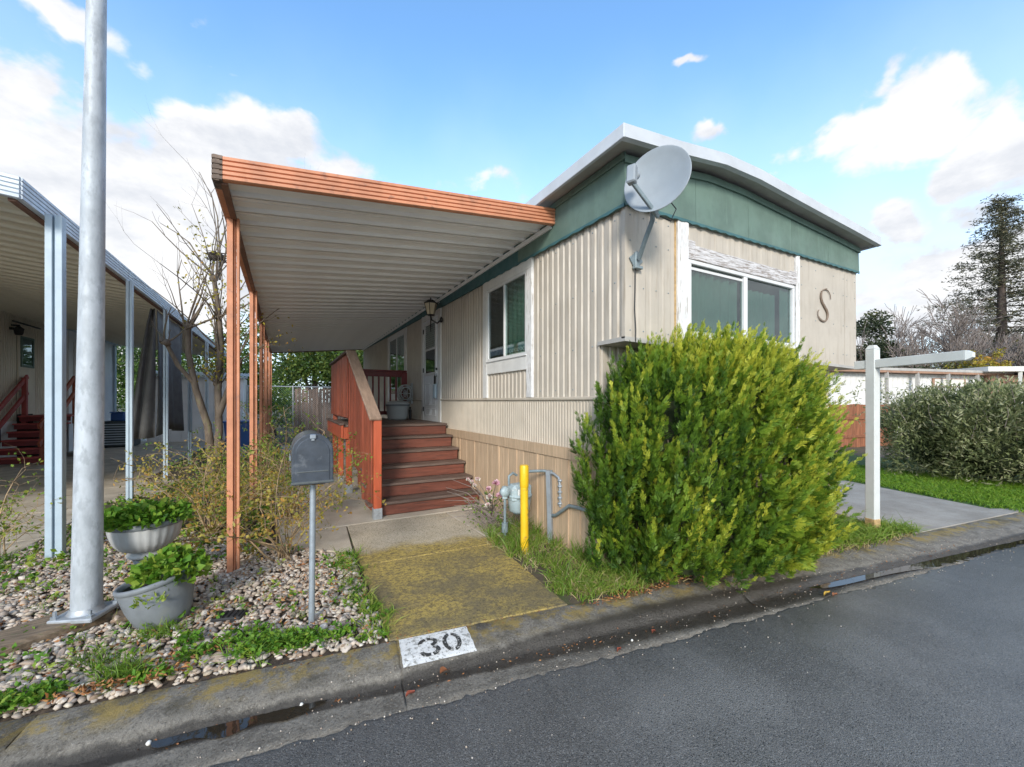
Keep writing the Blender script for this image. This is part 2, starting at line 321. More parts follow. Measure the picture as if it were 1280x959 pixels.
def m_water():
    m = bpy.data.materials.new('water'); m.use_nodes = True; t = NT(m.node_tree); t.n.clear()
    o = t.node('ShaderNodeOutputMaterial'); p = t.node('ShaderNodeBsdfPrincipled'); t.l.new(p.outputs[0], o.inputs[0])
    p.inputs['Base Color'].default_value = (.025, .02, .014, 1); p.inputs['Roughness'].default_value = .03; p.inputs['IOR'].default_value = 1.33
    p.inputs['Specular IOR Level'].default_value = .9
    b = t.node('ShaderNodeBump'); b.inputs['Strength'].default_value = .05; b.inputs['Distance'].default_value = .01
    t.put(b.inputs['Height'], t.noise(t.node('ShaderNodeTexCoord').outputs['Object'], 9, 2)); t.l.new(b.outputs[0], p.inputs['Normal'])
    MATS['water'] = m
m_water()

# ------------------------------------------------------------------ object helpers
def tag(o, label=None, cat=None, group=None, kind=None):
    if label: o['label'] = label
    if cat: o['category'] = cat
    if group: o['group'] = group
    if kind: o['kind'] = kind
    return o
def wloc(o):
    v = Vector((0, 0, 0))
    while o is not None: v += o.location; o = o.parent
    return v
def thing(name, loc, label, cat, group=None):
    o = bpy.data.objects.new(name, None); COL.objects.link(o); o.location = loc; o.empty_display_size = .1
    return tag(o, label, cat, group)
def link(name, me, m, parent, loc, label=None):
    o = bpy.data.objects.new(name, me); COL.objects.link(o); o.location = loc
    if m: me.materials.clear(); me.materials.append(MATS[m])
    if parent: o.parent = parent
    if label: o['label'] = label
    return o
def copy_tree(o, parent=None):
    c = o.copy(); COL.objects.link(c)
    if parent is not None: c.parent = parent
    for ch in list(o.children): copy_tree(ch, c)
    return c
def fastmesh(name, V, F, tint=None, smooth=False):
    V = np.asarray(V, np.float32); F = np.asarray(F, np.int32); k = F.shape[1]
    me = bpy.data.meshes.new(name); me.vertices.add(len(V)); me.vertices.foreach_set('co', V.ravel())
    me.loops.add(F.size); me.loops.foreach_set('vertex_index', F.ravel())
    me.polygons.add(len(F)); me.polygons.foreach_set('loop_start', np.arange(0, F.size, k, dtype=np.int32))
    try: me.polygons.foreach_set('loop_total', np.full(len(F), k, np.int32))
    except Exception: pass
    if smooth: me.polygons.foreach_set('use_smooth', np.ones(len(F), bool))
    me.update(calc_edges=True)
    if tint is not None:
        a = me.attributes.new('tint', 'FLOAT', 'POINT'); a.data.foreach_set('value', np.asarray(tint, np.float32))
    return me
def V3(*a): return Vector(a)
class MB:
    def __init__(s): s.v = []; s.f = []; s.sm = set()
    def add(s, vs, fs, smooth=False):
        n = len(s.v); s.v += [tuple(q) for q in vs]
        for f in fs:
            if smooth: s.sm.add(len(s.f))
            s.f.append(tuple(i + n for i in f))
        return s
    def box(s, x0, x1, y0, y1, z0, z1, bev=0.):
        return s.obox(((x0 + x1) / 2, (y0 + y1) / 2, (z0 + z1) / 2), (1, 0, 0), (0, 1, 0), (0, 0, 1), abs(x1 - x0) / 2, abs(y1 - y0) / 2, abs(z1 - z0) / 2, bev)
    def obox(s, c, ax, ay, az_, hx, hy, hz, bev=0.):
        c = Vector(c); A = [Vector(ax), Vector(ay), Vector(az_)]; h = [hx, hy, hz]
        b = min(bev, hx * .9, hy * .9, hz * .9)
        if b <= 0:
            vs = [c + A[0] * (i * hx) + A[1] * (j * hy) + A[2] * (k * hz) for i in (-1, 1) for j in (-1, 1) for k in (-1, 1)]
            return s.add(vs, [(0, 1, 3, 2), (4, 6, 7, 5), (0, 4, 5, 1), (2, 3, 7, 6), (0, 2, 6, 4), (1, 5, 7, 3)])
        vs = []; idx = {}
        for i in (-1, 1):
            for j in (-1, 1):
                for k in (-1, 1):
                    for a in range(3):
                        q = [i * hx, j * hy, k * hz]
                        for e in range(3):
                            if e != a: q[e] -= (i, j, k)[e] * b
                        idx[(i, j, k, a)] = len(vs); vs.append(c + A[0] * q[0] + A[1] * q[1] + A[2] * q[2])
        fs = []
        for a in range(3):
            o1, o2 = (a + 1) % 3, (a + 2) % 3
            for sg in (-1, 1):
                q = []
                for (p, r) in ((-1, -1), (1, -1), (1, 1), (-1, 1)):
                    key = [0, 0, 0]; key[a] = sg; key[o1] = p; key[o2] = r; q.append(idx[(*key, a)])
                fs.append(q if sg > 0 else q[::-1])
            for p in (-1, 1):
                for r in (-1, 1):
                    k0 = [0, 0, 0]; k0[o1] = p; k0[o2] = r; k0[a] = -1; k1 = list(k0); k1[a] = 1
                    q = [idx[(*k0, o1)], idx[(*k1, o1)], idx[(*k1, o2)], idx[(*k0, o2)]]
                    fs.append(q if p * r < 0 else q[::-1])
        for i in (-1, 1):
            for j in (-1, 1):
                for k in (-1, 1):
                    q = [idx[(i, j, k, a)] for a in range(3)]; fs.append(q if i * j * k > 0 else q[::-1])
        return s.add(vs, fs)
    def bar(s, a, b, w, h, up=(0, 0, 1), bev=0.):
        a = Vector(a); b = Vector(b); d = (b - a); L = d.length; d.normalize(); u = Vector(up); sd = d.cross(u)
        if sd.length < 1e-4: sd = d.cross(Vector((1, 0, 0)))
        sd.normalize(); u = sd.cross(d)
        return s.obox((a + b) / 2, d, sd, u, L / 2, w / 2, h / 2, bev)
    def tube(s, pts, rad, n=8, caps=True, smooth=True):
        pts = [Vector(p) for p in pts]; m = len(pts)
        rad = [rad] * m if not hasattr(rad, '__len__') else rad
        vs = []; prev = None
        for i, p in enumerate(pts):
            d = (pts[min(i + 1, m - 1)] - pts[max(i - 1, 0)])
            if d.length < 1e-9: d = Vector((0, 0, 1))
            d.normalize()
            if prev is None:
                x = d.cross(Vector((0, 0, 1)));
                if x.length < .05: x = d.cross(Vector((1, 0, 0)))
            else: x = prev - d * prev.dot(d)
            x.normalize(); prev = x; y = d.cross(x)
            for k in range(n):
                a = 2 * math.pi * k / n; vs.append(p + (x * math.cos(a) + y * math.sin(a)) * rad[i])
        fs = [(i * n + k, i * n + (k + 1) % n, (i + 1) * n + (k + 1) % n, (i + 1) * n + k) for i in range(m - 1) for k in range(n)]
        s.add(vs, fs, smooth)
        if caps: s.add(vs[:n][::-1], [tuple(range(n))]); s.add(vs[-n:], [tuple(range(n))])
        return s
    def lathe(s, prof, c, n=24, flute=0., nf=0, smooth=True, tilt=None):
        c = Vector(c); vs = []
        for (r, z) in prof:
            for k in range(n):
                a = 2 * math.pi * k / n; rr = r * (1 + (flute * math.cos(nf * a) if nf else 0))
                q = Vector((rr * math.cos(a), rr * math.sin(a), z))
                if tilt: q = tilt @ q
                vs.append(c + q)
        m = len(prof)
        fs = [(i * n + k, i * n + (k + 1) % n, (i + 1) * n + (k + 1) % n, (i + 1) * n + k) for i in range(m - 1) for k in range(n)]
        return s.add(vs, fs, smooth)
    def grid(s, fn, nu, nv, smooth=False):
        vs = [fn(i / nu, j / nv) for i in range(nu + 1) for j in range(nv + 1)]
        fs = [(i * (nv + 1) + j, (i + 1) * (nv + 1) + j, (i + 1) * (nv + 1) + j + 1, i * (nv + 1) + j + 1) for i in range(nu) for j in range(nv)]
        return s.add(vs, fs, smooth)
    def prism(s, poly, d):     # polygon extruded along d
        n = len(poly); a = [Vector(p) for p in poly]; b = [p + Vector(d) for p in a]
        return s.add(a + b, [tuple(range(n))[::-1], tuple(range(n, 2 * n))] + [(i, (i + 1) % n, n + (i + 1) % n, n + i) for i in range(n)])
    def build(s, name, m, parent=None, loc=None, label=None):
        base = wloc(parent) if parent else Vector((0, 0, 0))
        L = Vector(loc) if loc is not None else base
        me = bpy.data.meshes.new(name)
        me.from_pydata([(x - L.x, y - L.y, z - L.z) for x, y, z in s.v], [], s.f)
        if s.sm:
            fl = [False] * len(s.f)
            for i in s.sm: fl[i] = True
            me.polygons.foreach_set('use_smooth', fl)
        me.update()
        return link(name, me, m, parent, L - base, label)
def fast(name, me, m, parent=None, label=None):
    """mesh whose vertices are in world space, hung under parent"""
    base = wloc(parent) if parent else Vector((0, 0, 0))
    if base.length: me.transform(Matrix.Translation(-base))
    return link(name, me, m, parent, (0, 0, 0), label)

# --- foliage builders (numpy)
def unit(a): return a / np.maximum(np.linalg.norm(a, axis=-1, keepdims=True), 1e-9)
def leaves(P, D, L, Wd, tint, curl=.25, rng=RNG):
    """diamond leaves folded along the midrib: P base, D direction, L length, Wd width"""
    n = len(P); D = unit(D); r = unit(rng.normal(size=(n, 3))); S = unit(np.cross(D, r)); N = np.cross(S, D)
    L = np.broadcast_to(L, (n,))[:, None]; Wd = np.broadcast_to(Wd, (n,))[:, None]
    a = P; b = P + D * L * .5 + S * Wd * .5 + N * Wd * curl * .5; c = P + D * L - N * L * curl * .4; d = P + D * L * .5 - S * Wd * .5 + N * Wd * curl * .5
    V = np.stack([a, b, c, d], 1).reshape(-1, 3); i = np.arange(n)[:, None] * 4
    F = np.concatenate([i + np.array([[0, 1, 2]]), i + np.array([[0, 2, 3]])], 0)
    return V, F, np.repeat(np.broadcast_to(tint, (n,)), 4)
def blades(P, D, L, Wd, tint, bend=.5, rng=RNG, tiptint=.12):
    """grass blades: three joints bending over"""
    n = len(P); D = unit(D); S = unit(np.cross(D, unit(rng.normal(size=(n, 3)) + 1e-3))); B = unit(rng.normal(size=(n, 3)) * np.array([1, 1, .1]))
    L = np.broadcast_to(L, (n,))[:, None]; Wd = np.broadcast_to(Wd, (n,))[:, None]
    p1 = P + D * L * .5 + B * L * bend * .15; p2 = P + D * L * .92 + B * L * bend * .6
    p2[:, 2] -= (L[:, 0] * bend * .15)
    V = np.stack([P - S * Wd * .5, P + S * Wd * .5, p1 - S * Wd * .4, p1 + S * Wd * .4, p2], 1).reshape(-1, 3)
    i = np.arange(n)[:, None] * 5
    F = np.concatenate([i + np.array([[0, 1, 3]]), i + np.array([[0, 3, 2]]), i + np.array([[2, 3, 4]])], 0)
    T = np.repeat(np.broadcast_to(tint, (n,)), 5).copy(); T[4::5] += tiptint
    return V, F, T
def merge(parts):
    V = []; F = []; T = []; o = 0
    for v, f, q in parts: V.append(v); F.append(f + o); T.append(q); o += len(v)
    return np.concatenate(V), np.concatenate(F), np.clip(np.concatenate(T), 0, 1)
def fol(name, parts, m, parent=None):
    V, F, T = merge(parts if isinstance(parts, list) else [parts])
    o = fast(name, fastmesh(name, V, F, T), m, parent)
    if name == 'leaf_cover': o['kind'] = 'stuff'
    return o
def rosettes(C, nleaf, L, Wd, tint, up=.35, rng=RNG, h=.02):
    """little broad-leaved weeds: leaves radiating from points C"""
    n = len(C); P = np.repeat(C, nleaf, 0) + rng.normal(size=(n * nleaf, 3)) * np.array([.012, .012, .006])
    a = rng.uniform(0, 2 * np.pi, n * nleaf); D = np.stack([np.cos(a), np.sin(a), rng.uniform(up * .3, up * 2.2, n * nleaf)], 1)
    P[:, 2] += rng.uniform(0, h, n * nleaf)
    return leaves(P, D, L * rng.uniform(.6, 1.2, n * nleaf), Wd * rng.uniform(.6, 1.2, n * nleaf), np.clip(np.repeat(np.broadcast_to(tint, (n,)), nleaf) + rng.normal(0, .15, n * nleaf), 0, 1), rng=rng)
def grow(rnd, base, d, length, r, depth, spread=.6, nch=(2, 4), shrink=.68, wob=.12, up=.1, out=None, segs=4, tipr=.5):
    """recursive limbs -> list of (points, radii, depth)"""
    if out is None: out = []
    d = Vector(d).normalized(); p = Vector(base); pts = [p.copy()]; rr = [r]
    for i in range(segs):
        d = (d + Vector((rnd.gauss(0, wob), rnd.gauss(0, wob), rnd.gauss(0, wob) + up * .3))).normalized()
        p = p + d * (length / segs); pts.append(p.copy()); rr.append(r * (1 - (1 - tipr) * (i + 1) / segs))
    out.append((pts, rr, depth))
    if depth > 0:
        for _ in range(rnd.randint(*nch)):
            k = rnd.randint(max(1, segs // 2), segs); q = pts[k]
            ax = Vector((rnd.gauss(0, 1), rnd.gauss(0, 1), rnd.gauss(0, 1))).normalized()
            nd = (d + ax * spread).normalized(); nd.z += up
            grow(rnd, q, nd, length * shrink * rnd.uniform(.75, 1.2), rr[k] * .68, depth - 1, spread, nch, shrink, wob, up, out, segs, tipr)
    return out
def limbs_mesh(limbs, mb=None, mind=0, maxd=99, nmax=8):
    mb = mb or MB()
    for pts, rr, dp in limbs:
        if mind <= dp <= maxd: mb.tube(pts, rr, min(nmax, 3 + dp * 2), caps=False)
    return mb

# ------------------------------------------------------------------ the street frame
RD = Vector((.991, -.134, 0)).normalized(); NN = Vector((.134, .991, 0)).normalized()
def SR(r, s, z=0.): q = RD * r + NN * s; return (q.x, q.y, z)
def ky(x, s): return (s - .134 * x) / .991      # y on the line at street offset s
rn = random.Random(3)
# ground far below the street level, reaching the horizon; the yard raised behind the kerb
MB().grid(lambda a, b: (-900 + 1800 * a, -900 + 1800 * b, -.25), 8, 8).build('ground', 'earth')['kind'] = 'structure'
yard = MB(); yard.add([SR(-160, 2.6, -.012), SR(300, 2.6, -.012), SR(300, 420, -.012), SR(-160, 420, -.012)], [(0, 1, 2, 3)])
yard.build('yard_ground', 'earth')['kind'] = 'structure'
def road():
    mb = MB(); N = 900; xs = []
    r = -60.
    while r < 160: xs.append(r); r += .03 if -1.5 < r < 9 else 1.
    sl = [2.088, 2.074, 2.06, 1.6, .6, -1, -4, -7, -60]
    v = []
    for r in xs:
        e = (math.sin(r * 9) * .006 + math.sin(r * 23 + 1) * .006 + rn.gauss(0, .006)) if -1.5 < r < 9 else 0
        e += (math.sin(r * 2.3) * .008 + math.sin(r * 5.1 + 2) * .006) if -1.5 < r < 9 else 0
        v.append(SR(r, 2.100 + e, -.056)); v.append(SR(r, 2.088 + e, -.046))
        for s in sl[1:]: v.append(SR(r, s + (e if s > 2 else 0), (-.043 if s > 2.07 else -.038 if s > 2 else -.034) + (.02 * min(1, (2.1 - s) / 4) if s > -4 else (.02 if s > -5 else -.02))))
    k = len(sl) + 1
    mb.add(v, [(i * k + j, i * k + j + 1, (i + 1) * k + j + 1, (i + 1) * k + j) for i in range(len(xs) - 1) for j in range(k - 1)], True)
    return mb.build('road', 'asphalt')
road()['kind'] = 'structure'
def flow(r): return 2.335 if r < 1.5 else max(2.17, 2.335 - .165 * (r - 1.5) / 6)
def kerb_prof(r):
    f = flow(r); w = .02 if r < 4.6 else 0.
    return [(2.665, -.06), (2.662, -.004), (2.652, .0), (2.56, -.003), (2.47, -.009), (f + .075, -.020), (f + .05, -.030), (f + .03, -.046), (f + .012, -.060), (f - .008, -.066), (f - .05, -.062), (2.15, -.054), (2.085, -.050), (2.05, -.12)]
def kerb_z(r, s):
    p = kerb_prof(r)[1:]
    for (a, za), (b, zb) in zip(p, p[1:]):
        if b <= s <= a: return za + (zb - za) * (a - s) / max(1e-6, a - b)
    return 0
mb = MB(); v = []; xs = []
r = -40.
while r < 90: xs.append(r); r += .05 if -2 < r < 10 else 1.
cracks = [.262, 2.9, 5.4, -1.4]
xs = sorted(xs + [c + d for c in cracks for d in (-.004, 0, .004)])
for r in xs:
    for j, (s, z) in enumerate(kerb_prof(r)):
        jig = rn.gauss(0, .0032) if -2 < r < 10 else 0
        dz = -.012 if any(abs(r - c) < .001 for c in cracks) else 0
        v.append(SR(r + (math.sin(s * 40) * .012 if dz else 0), s + jig, z + dz + rn.gauss(0, .0012)))
k = 14
mb.add(v, [(i * k + j, i * k + j + 1, (i + 1) * k + j + 1, (i + 1) * k + j) for i in range(len(xs) - 1) for j in range(k - 1)], True)
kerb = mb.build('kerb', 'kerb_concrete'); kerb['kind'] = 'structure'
# house number stencilled on the kerb
P0 = .262; PW = .435
def ks(r, s, dz): return SR(r, s, kerb_z(r, s) + dz)
mb = MB()
def edge(a, b):
    s = 2.652 - .250 * b; r = P0 + .012 + PW * a
    if a in (0, 1): r += .0015 * math.sin(b * 21)
    return ks(r, s, .0042)
mb.grid(edge, 16, 14); panel = mb.build('number_panel', 'paint_white', kerb)
def arc(mb, cx, cy, rx, ry, a0, a1, w, n=10):
    pts = []
    for i in range(n + 1):
        a = R(a0 + (a1 - a0) * i / n); pts.append((cx + rx * math.cos(a), cy + ry * math.sin(a), cx + (rx - w) * math.cos(a), cy + (ry - w) * math.sin(a)))
    vs = []
    for p in pts:
        for q in ((p[0], p[1]), (p[2], p[3])): vs.append(ks(P0 + q[0], 2.402 + q[1], .0068))
    mb.add(vs, [(2 * i, 2 * i + 1, 2 * i + 3, 2 * i + 2) for i in range(n)])
m3 = MB(); arc(m3, .178, .158, .060, .045, 185, 105, .026); arc(m3, .178, .158, .060, .045, 92, -70, .026); arc(m3, .178, .082, .064, .050, 60, -72, .027); arc(m3, .178, .082, .064, .050, -88, -172, .027)
m3.build('digit', 'paint_black', panel)
m0 = MB(); arc(m0, .322, .122, .058, .088, 80, -80, .026, 16); arc(m0, .322, .122, .058, .088, 100, 260, .026, 16); m0.build('digit', 'paint_black', panel)
# puddles lying in the gutter
def puddle(r0, r1, wd, seed, label):
    q = random.Random(seed); n = 60; a = []; b = []
    for i in range(n + 1):
        f = i / n; r = r0 + (r1 - r0) * f; e = math.sin(math.pi * f) ** .4
        a.append(SR(r, flow(r) + .012 * e + q.gauss(0, .002), -.0525)); b.append(SR(r, flow(r) - (wd * e * (.75 + .25 * math.sin(f * 17 + seed))) - .004, -.0525))
    mb = MB(); mb.add(a + b, [(i, i + 1, n + 2 + i, n + 1 + i) for i in range(n)])
    o = mb.build('puddle', 'water'); tag(o, label, 'puddle', kind='structure'); return o
puddle(-.85, -.12, .085, 1, 'narrow puddle in the gutter below the round planter')
puddle(3.55, 9.5, .150, 2, 'long puddle in the gutter in front of the concrete drive')

# ------------------------------------------------------------------ path, slabs, drives
def slab(poly, m, parent, z=.004, th=.09):
    mb = MB(); b = .008; c = Vector((sum(p[0] for p in poly) / len(poly), sum(p[1] for p in poly) / len(poly), 0)); n = len(poly)
    inn = []
    for p in poly: q = Vector((p[0], p[1], 0)); d = (c - q); inn.append(q + d * (b / max(.1, d.length)))
    vs = [(p[0], p[1], z - th) for p in poly] + [(p[0], p[1], z - b * .7) for p in poly] + [(q.x, q.y, z) for q in inn]
    fs = [tuple(range(2 * n, 3 * n))] + [(k * n + i, k * n + (i + 1) % n, (k + 1) * n + (i + 1) % n, (k + 1) * n + i) for k in (0, 1) for i in range(n)]
    return mb.add(vs, fs).build('slab', m, parent)
path = thing('walkway', (1.2, 4, 0), None, None); path['kind'] = 'structure'
slab([(.575, ky(.575, 2.668)), (1.83, ky(1.83, 2.668)), (1.95, 3.865), (.61, 3.93)], 'path_concrete', path)
slab([(.612, 3.942), (1.952, 3.877), (1.90, 5.25), (.665, 5.28)], 'path_concrete', path)
slab([(-.05, 4.95), (.24, 4.62), (.598, 4.30), (.652, 5.28), (-.05, 5.29)], 'slab_concrete', path)
slab([(1.966, 4.05), (2.545, 4.3), (2.545, 5.235), (1.915, 5.25)], 'slab_concrete', path, z=.001)
for (a, b) in ((5.302, 7.0), (7.01, 9.4), (9.41, 12.2), (12.21, 16)):
    slab([(-.06 if a < 6 else -.1, a), (2.548, a), (2.548, b), (-.1, b)], 'slab_concrete', path, z=.003 if a > 6 else .004)
nd = thing('neighbour_drive', (-4, 10, 0), None, None); nd['kind'] = 'structure'
ys = [5.0, 6.4, 7.9, 9.6, 11.4, 13.4, 15.6, 18.5, 22]
for a, b in zip(ys, ys[1:]):
    slab([(-5.9, a), (-2.31, a + .006), (-2.31, b - .008), (-5.9, b - .008)], 'neighbour_concrete', nd, z=.006)
slab([(-2.29, 8.25), (-1.72, 8.55), (-1.75, 9.9), (-2.29, 9.95)], 'slab_concrete', nd, z=.02)
dr = thing('driveway', (7.6, 6, 0), None, None); dr['kind'] = 'structure'
slab([(6.0, ky(6.0, 2.672)), (9.2, ky(9.2, 2.672)), (8.62, 1.75), (9.25, 3.6), (6.9, 3.6), (6.35, 2.35)], 'drive_concrete', dr)
slab([(6.95, 3.615), (9.26, 3.615), (10.0, 9.0), (7.0, 9.0)], 'drive_concrete', dr)

# ------------------------------------------------------------------ gravel bed and its stones
gb = MB(); gb.add([(-6.5, ky(-6.5, 2.664), -.006), (.57, ky(.57, 2.664), -.006), (.60, 4.2, -.006), (-.06, 4.9, -.006), (-.1, 7.6, -.006), (-2.3, 7.8, -.006), (-2.3, 5.0, -.006), (-6.5, 5.0, -.006)], [tuple(range(8))])
gravel = gb.build('gravel_bed', 'soil'); gravel['kind'] = 'structure'
def ico():
    p = (1 + 5 ** .5) / 2
    v = np.array([(-1, p, 0), (1, p, 0), (-1, -p, 0), (1, -p, 0), (0, -1, p), (0, 1, p), (0, -1, -p), (0, 1, -p), (p, 0, -1), (p, 0, 1), (-p, 0, -1), (-p, 0, 1)], float)
    f = np.array([(0, 11, 5), (0, 5, 1), (0, 1, 7), (0, 7, 10), (0, 10, 11), (1, 5, 9), (5, 11, 4), (11, 10, 2), (10, 7, 6), (7, 1, 8), (3, 9, 4), (3, 4, 2), (3, 2, 6), (3, 6, 8), (3, 8, 9), (4, 9, 5), (2, 4, 11), (6, 2, 10), (8, 6, 7), (9, 8, 1)])
    return unit(v), f
IV, IF = ico()
def sub(v, f):
    v = list(map(tuple, v)); cache = {}; nf = []
    def mid(a, b):
        k = (min(a, b), max(a, b))
        if k not in cache:
            q = (np.array(v[a]) + np.array(v[b])); q /= np.linalg.norm(q); cache[k] = len(v); v.append(tuple(q))
        return cache[k]
    for a, b, c in f:
        x, y, z = mid(a, b), mid(b, c), mid(c, a); nf += [(a, x, z), (b, y, x), (c, z, y), (x, y, z)]
    return np.array(v), np.array(nf)
IV2, IF2 = sub(IV, IF)
def in_bed(x, y):
    if y < (2.675 - .134 * x) / .991: return False
    if x > .565 or (y > 4.2 and x > .57 - (y - 4.2) * .9): return False
    if y > 5.0 and x < -2.28: return False
    return y < 7.6 and x > -6
def rocks():
    rng = np.random.default_rng(5); pts = []
    while len(pts) < 13500:
        x = rng.uniform(-4.5, .57); y = rng.uniform(2.5, 7.4)
        if not in_bed(x, y): continue
        if x < -.61 * y / 1.45 * 1.0 - .9: continue
        if y > 5.6 and rng.random() < (y - 5.6) / 1.8: continue
        if (x + 1.18) ** 2 + (y - 3.84) ** 2 < .03 or (abs((x + 1.40) * .8 + (y - 3.74) * .6) < .35 and abs(-(x + 1.40) * .6 + (y - 3.74) * .8) < .14): continue
        pts.append((x, y))
    pts = np.array(pts); n = len(pts)
    size = rng.uniform(.012, .027, n) * np.where(rng.random(n) < .15, 1.3, 1)
    dist = pts @ np.array([.486, .874])
    big = np.argsort(-(size / np.maximum(dist, .8)))[:290]
    isbig = np.zeros(n, bool); isbig[big] = True
    protos = []
    for k in range(8):
        v = IV2 * (1 + rng.normal(0, .13, (len(IV2), 1))) * np.array([1, rng.uniform(.6, .9), rng.uniform(.36, .6)])
        me = fastmesh('stone', v, IF2, smooth=True); me.materials.append(MATS['stone']); protos.append(me)
    for i in big:
        o = bpy.data.objects.new('stone', protos[rng.integers(8)]); COL.objects.link(o); o.parent = gravel
        o.location = (pts[i, 0], pts[i, 1], size[i] * rng.uniform(.1, .5)); o.rotation_euler = (rng.normal(0, .35), rng.normal(0, .35), rng.uniform(0, 6.3)); s = size[i] * 1.1; o.scale = (s, s, s)
    idx = np.where(~isbig)[0]; m = len(idx)
    v = IV
    A = rng.uniform(0, 2 * np.pi, m); ca, sa = np.cos(A), np.sin(A)
    J = 1 + rng.normal(0, .18, (m, len(v), 1)); S = size[idx][:, None] * np.stack([np.ones(m), rng.uniform(.55, .95, m), rng.uniform(.36, .7, m)], 1)
    Q = v[None] * J * S[:, None, :]; tl = rng.normal(0, .3, (m, 1)); Q[:, :, 2] += Q[:, :, 0] * tl
    X = Q[:, :, 0] * ca[:, None] - Q[:, :, 1] * sa[:, None] + pts[idx, 0][:, None]; Y = Q[:, :, 0] * sa[:, None] + Q[:, :, 1] * ca[:, None] + pts[idx, 1][:, None]
    Z = Q[:, :, 2] + (size[idx] * rng.uniform(.0, .65, m))[:, None]
    VV = np.stack([X, Y, Z], 2).reshape(-1, 3); FF = (IF[None] + np.arange(m)[:, None, None] * len(v)).reshape(-1, 3)
    o = fast('loose_stones', fastmesh('loose_stones', VV, FF, smooth=True), 'stone', gravel); o['kind'] = 'stuff'
rocks()

# ------------------------------------------------------------------ the mobile home
X0, X1, YF, YB, YL = 2.56, 6.83, 2.607, 2.93, 15.9      # left wall, right wall, bay front, lower front, back
home = thing('mobile_home', (4.7, 9, 0), 'beige single-wide mobile home with green band below its white bowed roof', 'mobile home')
def corr(axis, fixed, a0, a1, z0, z1, pitch, depth, sign, mb=None, ph=0.):
    """corrugated sheet: ribs run vertically; axis 'y' = wall in plane x=fixed, 'x' = wall in plane y=fixed; sign = outward"""
    mb = mb or MB(); prof = [(0, 0), (.52, 0), (.62, 1), (.90, 1)]; pts = [a0]
    k = math.floor((a0 - ph) / pitch) - 1; seq = [(a0, None)]
    st = []
    while ph + k * pitch < a1 + pitch:
        for f, d in prof: st.append((ph + (k + f) * pitch, d))
        k += 1
    def dep(a):
        for (p, d), (q, e) in zip(st, st[1:]):
            if p <= a <= q: return d + (e - d) * (a - p) / (q - p)
        return 0
    xs = [a0] + [p for p, d in st if a0 < p < a1] + [a1]
    vs = []
    for a in xs:
        o = fixed - sign * depth * dep(a)
        for z in (z0, z1): vs.append((o, a, z) if axis == 'y' else (a, o, z))
    mb.add(vs, [(2 * i, 2 * i + 2, 2 * i + 3, 2 * i + 1) for i in range(len(xs) - 1)])
    return mb
# inner shell
MB().box(X0 + .16, X1 - .05, YB + .16, YL - .03, .1, 3.60).build('inner_shell', 'interior', home)
sh = MB(); sh.box(X0 + .04, X1 - .04, YF + .16, YB + .16, 2.06, 3.6); sh.build('bay_shell', 'interior', home)
ZS, ZG = 1.535, 3.20       # seam between upper and lower siding; underside of green band
def zg(y): return 3.17 + (y - 2.6) * .0165
W1 = (4.215, 5.285, 2.09, 3.08); DR = (7.33, 8.40, 1.08, 3.34); W2 = (9.93, 11.6, 1.68, 3.18)
up = MB()
corr('y', X0, YF, W1[0], 2.05, 3.24, .1, .013, -1, up); corr('y', X0, YB, W1[0], ZS, 2.05, .1, .013, -1, up)
corr('y', X0, W1[0], W1[1], ZS, W1[2], .1, .013, -1, up); corr('y', X0, W1[0], W1[1], W1[3], 3.3, .1, .013, -1, up)
corr('y', X0, W1[1], DR[0], ZS, 3.32, .1, .013, -1, up)
corr('y', X0, DR[1], W2[0], ZS, 3.36, .1, .013, -1, up)
corr('y', X0, W2[0], W2[1], W2[3], 3.36, .1, .013, -1, up); corr('y', X0, W2[0], W2[1], ZS - .3, W2[2], .1, .013, -1, up)
corr('y', X0, W2[1], YL, ZS, 3.42, .1, .013, -1, up)
corr('x', YB, X0, X1, ZS, 2.2, .1, .013, -1, up)
corr('y', X1, YB, YL, .9, 3.55, .1, .013, 1, up); corr('x', YL, X0, X1, .9, 3.55, .1, .013, 1, up); corr('y', X1, YF, YB, 2.0, 3.3, .1, .013, 1, up)
up.build('siding', 'siding', home)
lo = MB()
corr('y', X0 - .004, YB, DR[0], 1.02, ZS - .012, .05, .008, -1, lo); corr('y', X0 - .004, DR[1], YL, 1.02, ZS - .012, .05, .008, -1, lo); corr('x', YB - .004, X0, X1, 1.02, ZS - .012, .05, .008, -1, lo)
lo.build('lower_siding', 'siding_low', home)
sr = MB(); sr.box(X0 - .024, X0 + .01, YB - .02, DR[0], ZS - .02, ZS + .012, .006); sr.box(X0 - .024, X0 + .01, DR[1], YL, ZS - .02, ZS + .012, .006); sr.box(X0 + .012, X1, YB - .024, YB + .01, ZS - .021, ZS + .011, .006)
sr.build('seam_rail', 'siding_low', home)
scw = MB()
for z in (1.62, 2.02, 2.55, 3.10):
    y = YB + .1 if z < 2.05 else YF + .12
    while y < 7.2:
        if not (W1[0] - .15 < y < W1[1] + .17): scw.lathe([(.007, 0), (.006, -.004), (0, -.005)], (X0 - .0005, y, z), 6, tilt=Matrix.Rotation(R(90), 3, 'Y'))
        y += .3
for z in (2.12, 2.5, 2.9, 3.12):
    for x in (2.62, 2.78, 2.94, 3.10, 5.42, 5.75, 6.2, 6.46, 6.56, 6.78): scw.lathe([(.007, 0), (.006, -.004), (0, -.005)], (x, YF - .0005, z), 6, tilt=Matrix.Rotation(R(-90), 3, 'X'))
scw.build('screw_heads', 'pipe', home)['kind'] = 'stuff'
